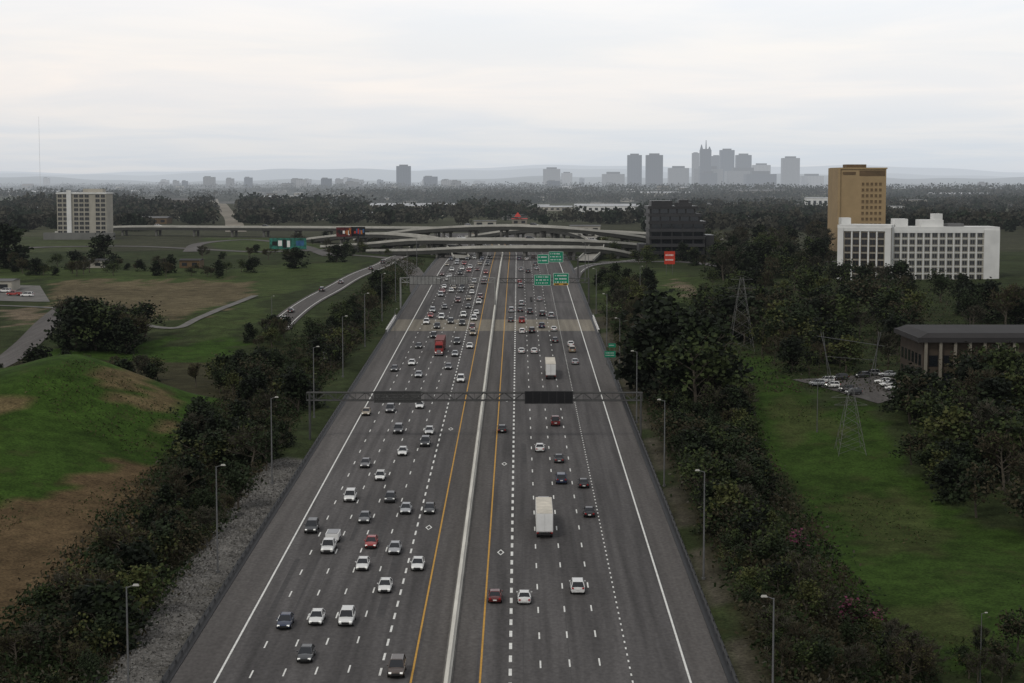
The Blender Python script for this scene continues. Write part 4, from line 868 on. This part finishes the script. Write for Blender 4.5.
def scatter(poly, n, kinds, hr, where, group, wide=1.15, ok=None, mind=2.6, gap=-.9):
    x0, x1 = min(p[0] for p in poly), max(p[0] for p in poly); y0, y1 = min(p[1] for p in poly), max(p[1] for p in poly); done = []; tr_ = 0
    while len(done) < n and tr_ < n*60:
        tr_ += 1; px, py = R.uniform(x0, x1), R.uniform(y0, y1)
        if not bool(inpoly(np.array(px), np.array(py), poly)): continue
        x, y = G(px, py)
        if ok and not ok(x, y): continue
        if math.sin(x*.23+y*.09)+math.sin(y*.17-x*.11) < gap and R.random() < .85: continue
        if any((x-a)**2+(y-b_)**2 < mind**2 for a, b_ in done): continue
        done.append((x, y)); k = R.choice(kinds); hv = R.uniform(*hr)*(.7+.4*(math.sin(x*.19+y*.07+1)*.5+.5)); tree(k, x, y, hv*(.5 if k == 'pink' else 1), where, '%ss %s' % (TN[k][0].replace('_', ' '), where), wide)
offL = lambda x, y: -70 < x < -(48.5 if y < 300 else 47); offR = lambda x, y: x > 30.5
MIX = ['bare', 'bare', 'bud', 'bud', 'bud', 'ever', 'ever']
scatter([(330, 360), (345, 380), (300, 455), (240, 530), (165, 625), (90, 700), (-20, 700), (20, 650), (90, 600), (150, 530), (185, 460), (230, 390), (290, 355)], 122, MIX, (4.8, 9.5), 'in the thicket on the left embankment', None, 1.25, offL)
scatter([(630, 380), (700, 340), (745, 390), (745, 440), (765, 510), (752, 540), (690, 540), (645, 465)], 92, MIX, (5.5, 10), 'in the thicket on the right embankment', None, 1.25, offR)
scatter([(680, 540), (765, 530), (815, 600), (860, 700), (745, 700)], 38, ['bare', 'bud', 'bud'], (3.8, 7.5), 'low on the right embankment', None, 1.25, offR)
scatter([(640, 385), (700, 350), (725, 385), (700, 415), (655, 425)], 16, ['ever', 'ever', 'ever', 'bud'], (17, 22), 'towering beside the right verge', None, 1.2, lambda x, y: x > 33, 4)
scatter([(700, 285), (840, 285), (1010, 300), (1024, 325), (915, 345), (900, 365), (800, 378), (745, 352), (690, 330)], 100, ['bare', 'bare', 'bud', 'bud', 'bud', 'ever'], (9, 14), 'below the hotel at right', None, 1.25, lambda x, y: not (y < 475 and x > 90 and y > 430), 4)
scatter([(905, 408), (1040, 396), (1040, 560), (970, 515), (905, 465)], 42, ['bare', 'bud', 'bud', 'ever', 'ever'], (10, 14), 'in the wood at the right edge', None, 1.3, lambda x, y: y < 432, 3.5)
scatter([(960, 396), (1040, 394), (1040, 404), (960, 406)], 4, ['bare', 'bud'], (13, 15), 'right in front of the brown flat roofed building', None, 1.2, None, 3)
scatter([(840, 690), (860, 630), (930, 655), (1040, 645), (1040, 700)], 24, ['bare', 'bud', 'bud'], (3.5, 7), 'in the bottom right corner', None, 1.2)
scatter([(62, 352), (90, 338), (150, 336), (172, 346), (150, 356)], 18, ['bare', 'bud', 'bud', 'ever', 'ever'], (12, 17), 'in the big clump on the left field', None, 1.3, None, 4)
scatter([(300, 352), (395, 280), (420, 268), (436, 270), (405, 305), (345, 372)], 42, MIX, (5, 9), 'between the side road and the highway', None, 1.2, lambda x, y: x < -49)
scatter([(590, 310), (600, 275), (650, 285), (645, 335), (608, 345)], 30, ['bud', 'ever', 'bare'], (5, 10), 'right of the green signs', None, 1.25, lambda x, y: x > 32)
scatter([(-10, 268), (60, 266), (160, 268), (275, 272), (275, 279), (-10, 276)], 44, ['bare', 'bud', 'ever'], (4, 8), 'in the hedge line across the left fields', None, 1.4)
scatter([(240, 338), (285, 330), (300, 345), (260, 352)], 12, ['bud', 'ever', 'bare'], (5, 8), 'around the near end of the side road', None, 1.3)
for k in range(24):
    x = -62-R.random()*75; y = R.uniform(445, 478); tree(R.choice(['bare', 'bud', 'ever']), x, y, R.uniform(6, 9.5), 'showing above the crest of the left mound', 'trees behind the crest of the left mound', 1.2)
scatter([(700, 245), (830, 240), (835, 280), (700, 282)], 56, ['bare', 'bud', 'ever'], (10, 14), 'between the dark office and the hotel', None, 1.3, None, 5)
scatter([(180, 262), (330, 240), (380, 246), (400, 256), (330, 262)], 30, ['bare', 'bud', 'ever'], (5, 8), 'around the left ramps of the interchange', None, 1.3, None, 5)
scatter([(585, 262), (600, 250), (690, 256), (700, 266), (620, 270)], 20, ['bud', 'ever'], (5, 9), 'around the right ramps of the interchange', None, 1.3, lambda x, y: x > 38, 5)
for px, py, H in ((6, 268, 19), (103, 263, 13), (20, 264, 9), (296, 268, 9), (336, 262, 8)):
    x, y = G(px, py); tree('ever', x, y, H, '', None, 1.5, {6: 'tall dark evergreen at the left edge of the photo', 103: 'round dark evergreen left of the hedge line', 20: 'small evergreen next to the tall one at the left edge', 296: 'lone evergreen under the teal billboard', 336: 'lone evergreen beside the side road bend'}[px])
for k, (px, py) in enumerate([(862, 632), (800, 560), (715, 470)]):
    x, y = G(px, py); tree('pink', x, y, 5, '', None, 1.6, TN['pink'][1]+[' near the bottom of the right thicket', ' at the field edge above the lowest one', ' high on the right embankment'][k])
# scrub
def scrub(name, x0, x1, y0, y1, n, hmax, label):
    x = NR.uniform(x0, x1, n)+NR.normal(size=n)*1.2; y = y0+(y1-y0)*NR.random(n)**1.3; cl_ = (np.sin(x*.7+y*.3)+np.sin(y*.23-x*.4)+2)/4
    z = h(x, y)+NR.random(n)**1.5*hmax*(.2+cl_*1.2); Q = leafquads(np.stack([x, y, z], 1), NR.uniform(.25, .7, n), .6)
    mi = (np.sin(x*.31+y*.12)+np.sin(y*.21-x*.2)+NR.normal(size=n)*.6 > -.2).astype(int); mi[NR.random(n) < .06] = 2
    o = link(name, fastquads(name, Q, mi, [M_['scrub'], M_['scrubg'], M_['twig3']])); tag(o, label, 'undergrowth', None, 'stuff')
scrub('undergrowth', -70, -48.5, 190, 560, 46000, 2.6, 'tangled low brush covering the left embankment')
scrub('undergrowth', 30, 54, 190, 640, 60000, 2.4, 'tangled low brush covering the right embankment')
scrub('undergrowth', 60, 210, 440, 720, 26000, 2.4, 'brown brush under the trees below the hotel')
scrub('undergrowth', -62, -46, 540, 880, 14000, 1.8, 'low brush between the side road and the highway')
# gravel stones
n = 9000; x = NR.uniform(-50, -42, n); y = NR.uniform(190, 345, n); Q = leafquads(np.stack([x, y, h(x, y)+.06], 1), NR.uniform(.12, .38, n), .8)
M_['stone'] = mat('pale rubble', (.16, .155, .145), .9, .4, 1); o = link('gravel', fastquads('gravel', Q, np.zeros(n, int), [M_['stone']])); tag(o, 'grey rubble slope beside the left guardrail', 'gravel', None, 'stuff')
def tufts(x0, x1, y0, y1, n, ok, label):
    x = NR.uniform(x0, x1, n); y = NR.uniform(y0, y1, n); k = ok(x, y); x, y = x[k], y[k]; z = h(x, y)+.12
    Q = leafquads(np.stack([x, y, z], 1), NR.uniform(.2, .55, len(x)), .5); o = link('grass', fastquads('grass', Q, (NR.random(len(x)) < .4).astype(int), [M_['gt'], M_['gt2']])); tag(o, label, 'grass', None, 'stuff')
M_['gt'] = mat('grass tufts', (.026, .044, .010), 1, .5, .1); M_['gt2'] = mat('straw tufts', (.060, .053, .024), 1, .4, .1)
tufts(-150, -66, 230, 440, 20000, lambda x, y: np.sin(x*.13+y*.05)+np.sin(y*.08-x*.03) > .1, 'rough grass tufts on the left mound')
tufts(46, 130, 200, 430, 16000, lambda x, y: np.sin(x*.11+y*.06)+np.sin(y*.07-x*.05) > .5, 'rough grass tufts on the right field')
# far woods
def woods(n, ylo, yhi, excl, label, nl, hb=(9, 14), pw=1.0):
    cs, sz, mi = [], [], []; k = 0; tr_ = 0
    while k < n and tr_ < n*3:
        tr_ += 1; px, py = R.uniform(-90, 1114), ylo+(yhi-ylo)*R.random()**pw
        if any(a < px < b_ and c_ < py < d_ for a, b_, c_, d_ in excl): continue
        x, y = G(px, py)
        dd = math.sin(x*.008+y*.002)+math.sin(y*.0052-x*.003+2)+.8*math.sin(x*.021+y*.011)
        if dd < -1.0 and R.random() < .85: continue
        if y > 9000: continue
        H = R.uniform(*hb)*(1+.25*(y > 3500)); W = H*R.uniform(.5, .95)*(1+.8*(y > 2500)); q = NR.normal(size=(nl, 3)); q /= np.linalg.norm(q, axis=1, keepdims=True); q *= NR.random((nl, 1))**.4
        c = np.stack([x+q[:, 0]*W, y+q[:, 1]*W, float(h(x, y))+H*.5+q[:, 2]*H*.48], 1); cs.append(c); sz.append(NR.uniform(.12, .28, nl)*H); mi.append(np.full(nl, int(R.random() < .5))); k += 1
    c = np.concatenate(cs); o = link('woods', fastquads('woods', leafquads(c, np.concatenate(sz)), np.concatenate(mi), [M_['farw'], M_['farg']])); tag(o, label, 'woods', None, 'stuff')
EX = [(366, 460, 204, 212), (526, 645, 204, 214), (508, 530, 219, 230), (212, 240, 198, 236), (240, 302, 195, 203), (802, 830, 197, 210), (136, 194, 198, 207), (58, 112, 225, 245)]
woods(4300, 186, 206, EX, 'hazy wooded plain stretching to the city', 16, (9, 17))
woods(1600, 203, 223, EX, 'brown woods behind the interchange', 46, (7, 15))
woods(300, 222, 232, EX+[(150, 640, 225, 240)], 'dark woods flanking the interchange', 110)
# ------------------------------------------------------------ world and sun
w = bpy.data.worlds.new('World'); S.world = w; w.use_nodes = True; nt = w.node_tree; nt.nodes.clear()
EL, AZ = math.radians(48), math.radians(215)
sky = nt.nodes.new('ShaderNodeTexSky'); sky.sky_type = 'NISHITA'; sky.sun_disc = False; sky.sun_elevation = EL; sky.sun_rotation = AZ
tc = nt.nodes.new('ShaderNodeTexCoord'); sp = nt.nodes.new('ShaderNodeSeparateXYZ'); nt.links.new(tc.outputs['Generated'], sp.inputs[0])
def WM(op, a, b_=None):
    n = nt.nodes.new('ShaderNodeMath'); n.operation = op
    for i, q in enumerate((a, b_)):
        if q is None: continue
        if isinstance(q, (int, float)): n.inputs[i].default_value = q
        else: nt.links.new(q, n.inputs[i])
    return n.outputs[0]
zz = WM('MAXIMUM', sp.outputs[2], 0.0)
cr = nt.nodes.new('ShaderNodeValToRGB'); nt.links.new(WM('MULTIPLY', zz, 5.0), cr.inputs[0])
els = cr.color_ramp.elements; els[0].position = 0; els[0].color = (.64, .68, .73, 1); els[1].position = 1; els[1].color = (.54, .55, .57, 1)
for p_, c_ in ((.06, (.70, .74, .785)), (.14, (.80, .82, .845)), (.24, (.93, .91, .90)), (.36, (.94, .935, .93)), (.48, (.965, .975, .99)), (.62, (.92, .94, .95))):
    e = els.new(p_); e.color = (*c_, 1)
den = WM('ADD', zz, .06); cb = nt.nodes.new('ShaderNodeCombineXYZ'); nt.links.new(WM('DIVIDE', sp.outputs[0], den), cb.inputs[0]); nt.links.new(WM('DIVIDE', sp.outputs[1], den), cb.inputs[1])
n = nt.nodes.new('ShaderNodeTexNoise'); n.inputs['Scale'].default_value = .75; n.inputs['Detail'].default_value = 7; n.inputs['Roughness'].default_value = .55; n.inputs['Distortion'].default_value = .5; nt.links.new(cb.outputs[0], n.inputs[0])
r = nt.nodes.new('ShaderNodeMapRange'); r.interpolation_type = 'SMOOTHSTEP'; r.inputs[1].default_value = .3; r.inputs[2].default_value = .72; nt.links.new(n.outputs[0], r.inputs[0])
cr2 = nt.nodes.new('ShaderNodeValToRGB'); nt.links.new(r.outputs[0], cr2.inputs[0]); cr2.color_ramp.elements[0].color = (.93, .95, .975, 1); cr2.color_ramp.elements[1].color = (1.05, 1.02, .99, 1)
mu = nt.nodes.new('ShaderNodeMix'); mu.data_type = 'RGBA'; mu.blend_type = 'MULTIPLY'; mu.inputs[0].default_value = 1; mu.clamp_result = False; nt.links.new(cr.outputs[0], mu.inputs[6]); nt.links.new(cr2.outputs[0], mu.inputs[7])
# faint warm tint toward the left part of the sky
r2 = nt.nodes.new('ShaderNodeMapRange'); r2.inputs[1].default_value = .1; r2.inputs[2].default_value = -.3; nt.links.new(sp.outputs[0], r2.inputs[0])
mt2 = nt.nodes.new('ShaderNodeMix'); mt2.data_type = 'RGBA'; mt2.blend_type = 'MULTIPLY'; nt.links.new(r2.outputs[0], mt2.inputs[0]); nt.links.new(mu.outputs[2], mt2.inputs[6]); mt2.inputs[7].default_value = (1.0, .975, .955, 1)
sc = nt.nodes.new('ShaderNodeVectorMath'); sc.operation = 'SCALE'; sc.inputs['Scale'].default_value = 10.0; nt.links.new(mt2.outputs[2], sc.inputs[0])
mx = nt.nodes.new('ShaderNodeMix'); mx.data_type = 'RGBA'; mx.inputs[0].default_value = .97; nt.links.new(sky.outputs[0], mx.inputs[6]); nt.links.new(sc.outputs[0], mx.inputs[7])
bg = nt.nodes.new('ShaderNodeBackground'); bg.inputs[1].default_value = .1; nt.links.new(mx.outputs[2], bg.inputs[0]); wo = nt.nodes.new('ShaderNodeOutputWorld'); nt.links.new(bg.outputs[0], wo.inputs[0])
sd = bpy.data.lights.new('sun', 'SUN'); sd.energy = 1.0; sd.angle = math.radians(12); sd.color = (1, .96, .89); so = bpy.data.objects.new('sun', sd); C.objects.link(so)
dv = Vector((math.sin(AZ)*math.cos(EL), math.cos(AZ)*math.cos(EL), math.sin(EL))); so.rotation_euler = dv.to_track_quat('Z', 'Y').to_euler(); so.location = (0, 0, 300)
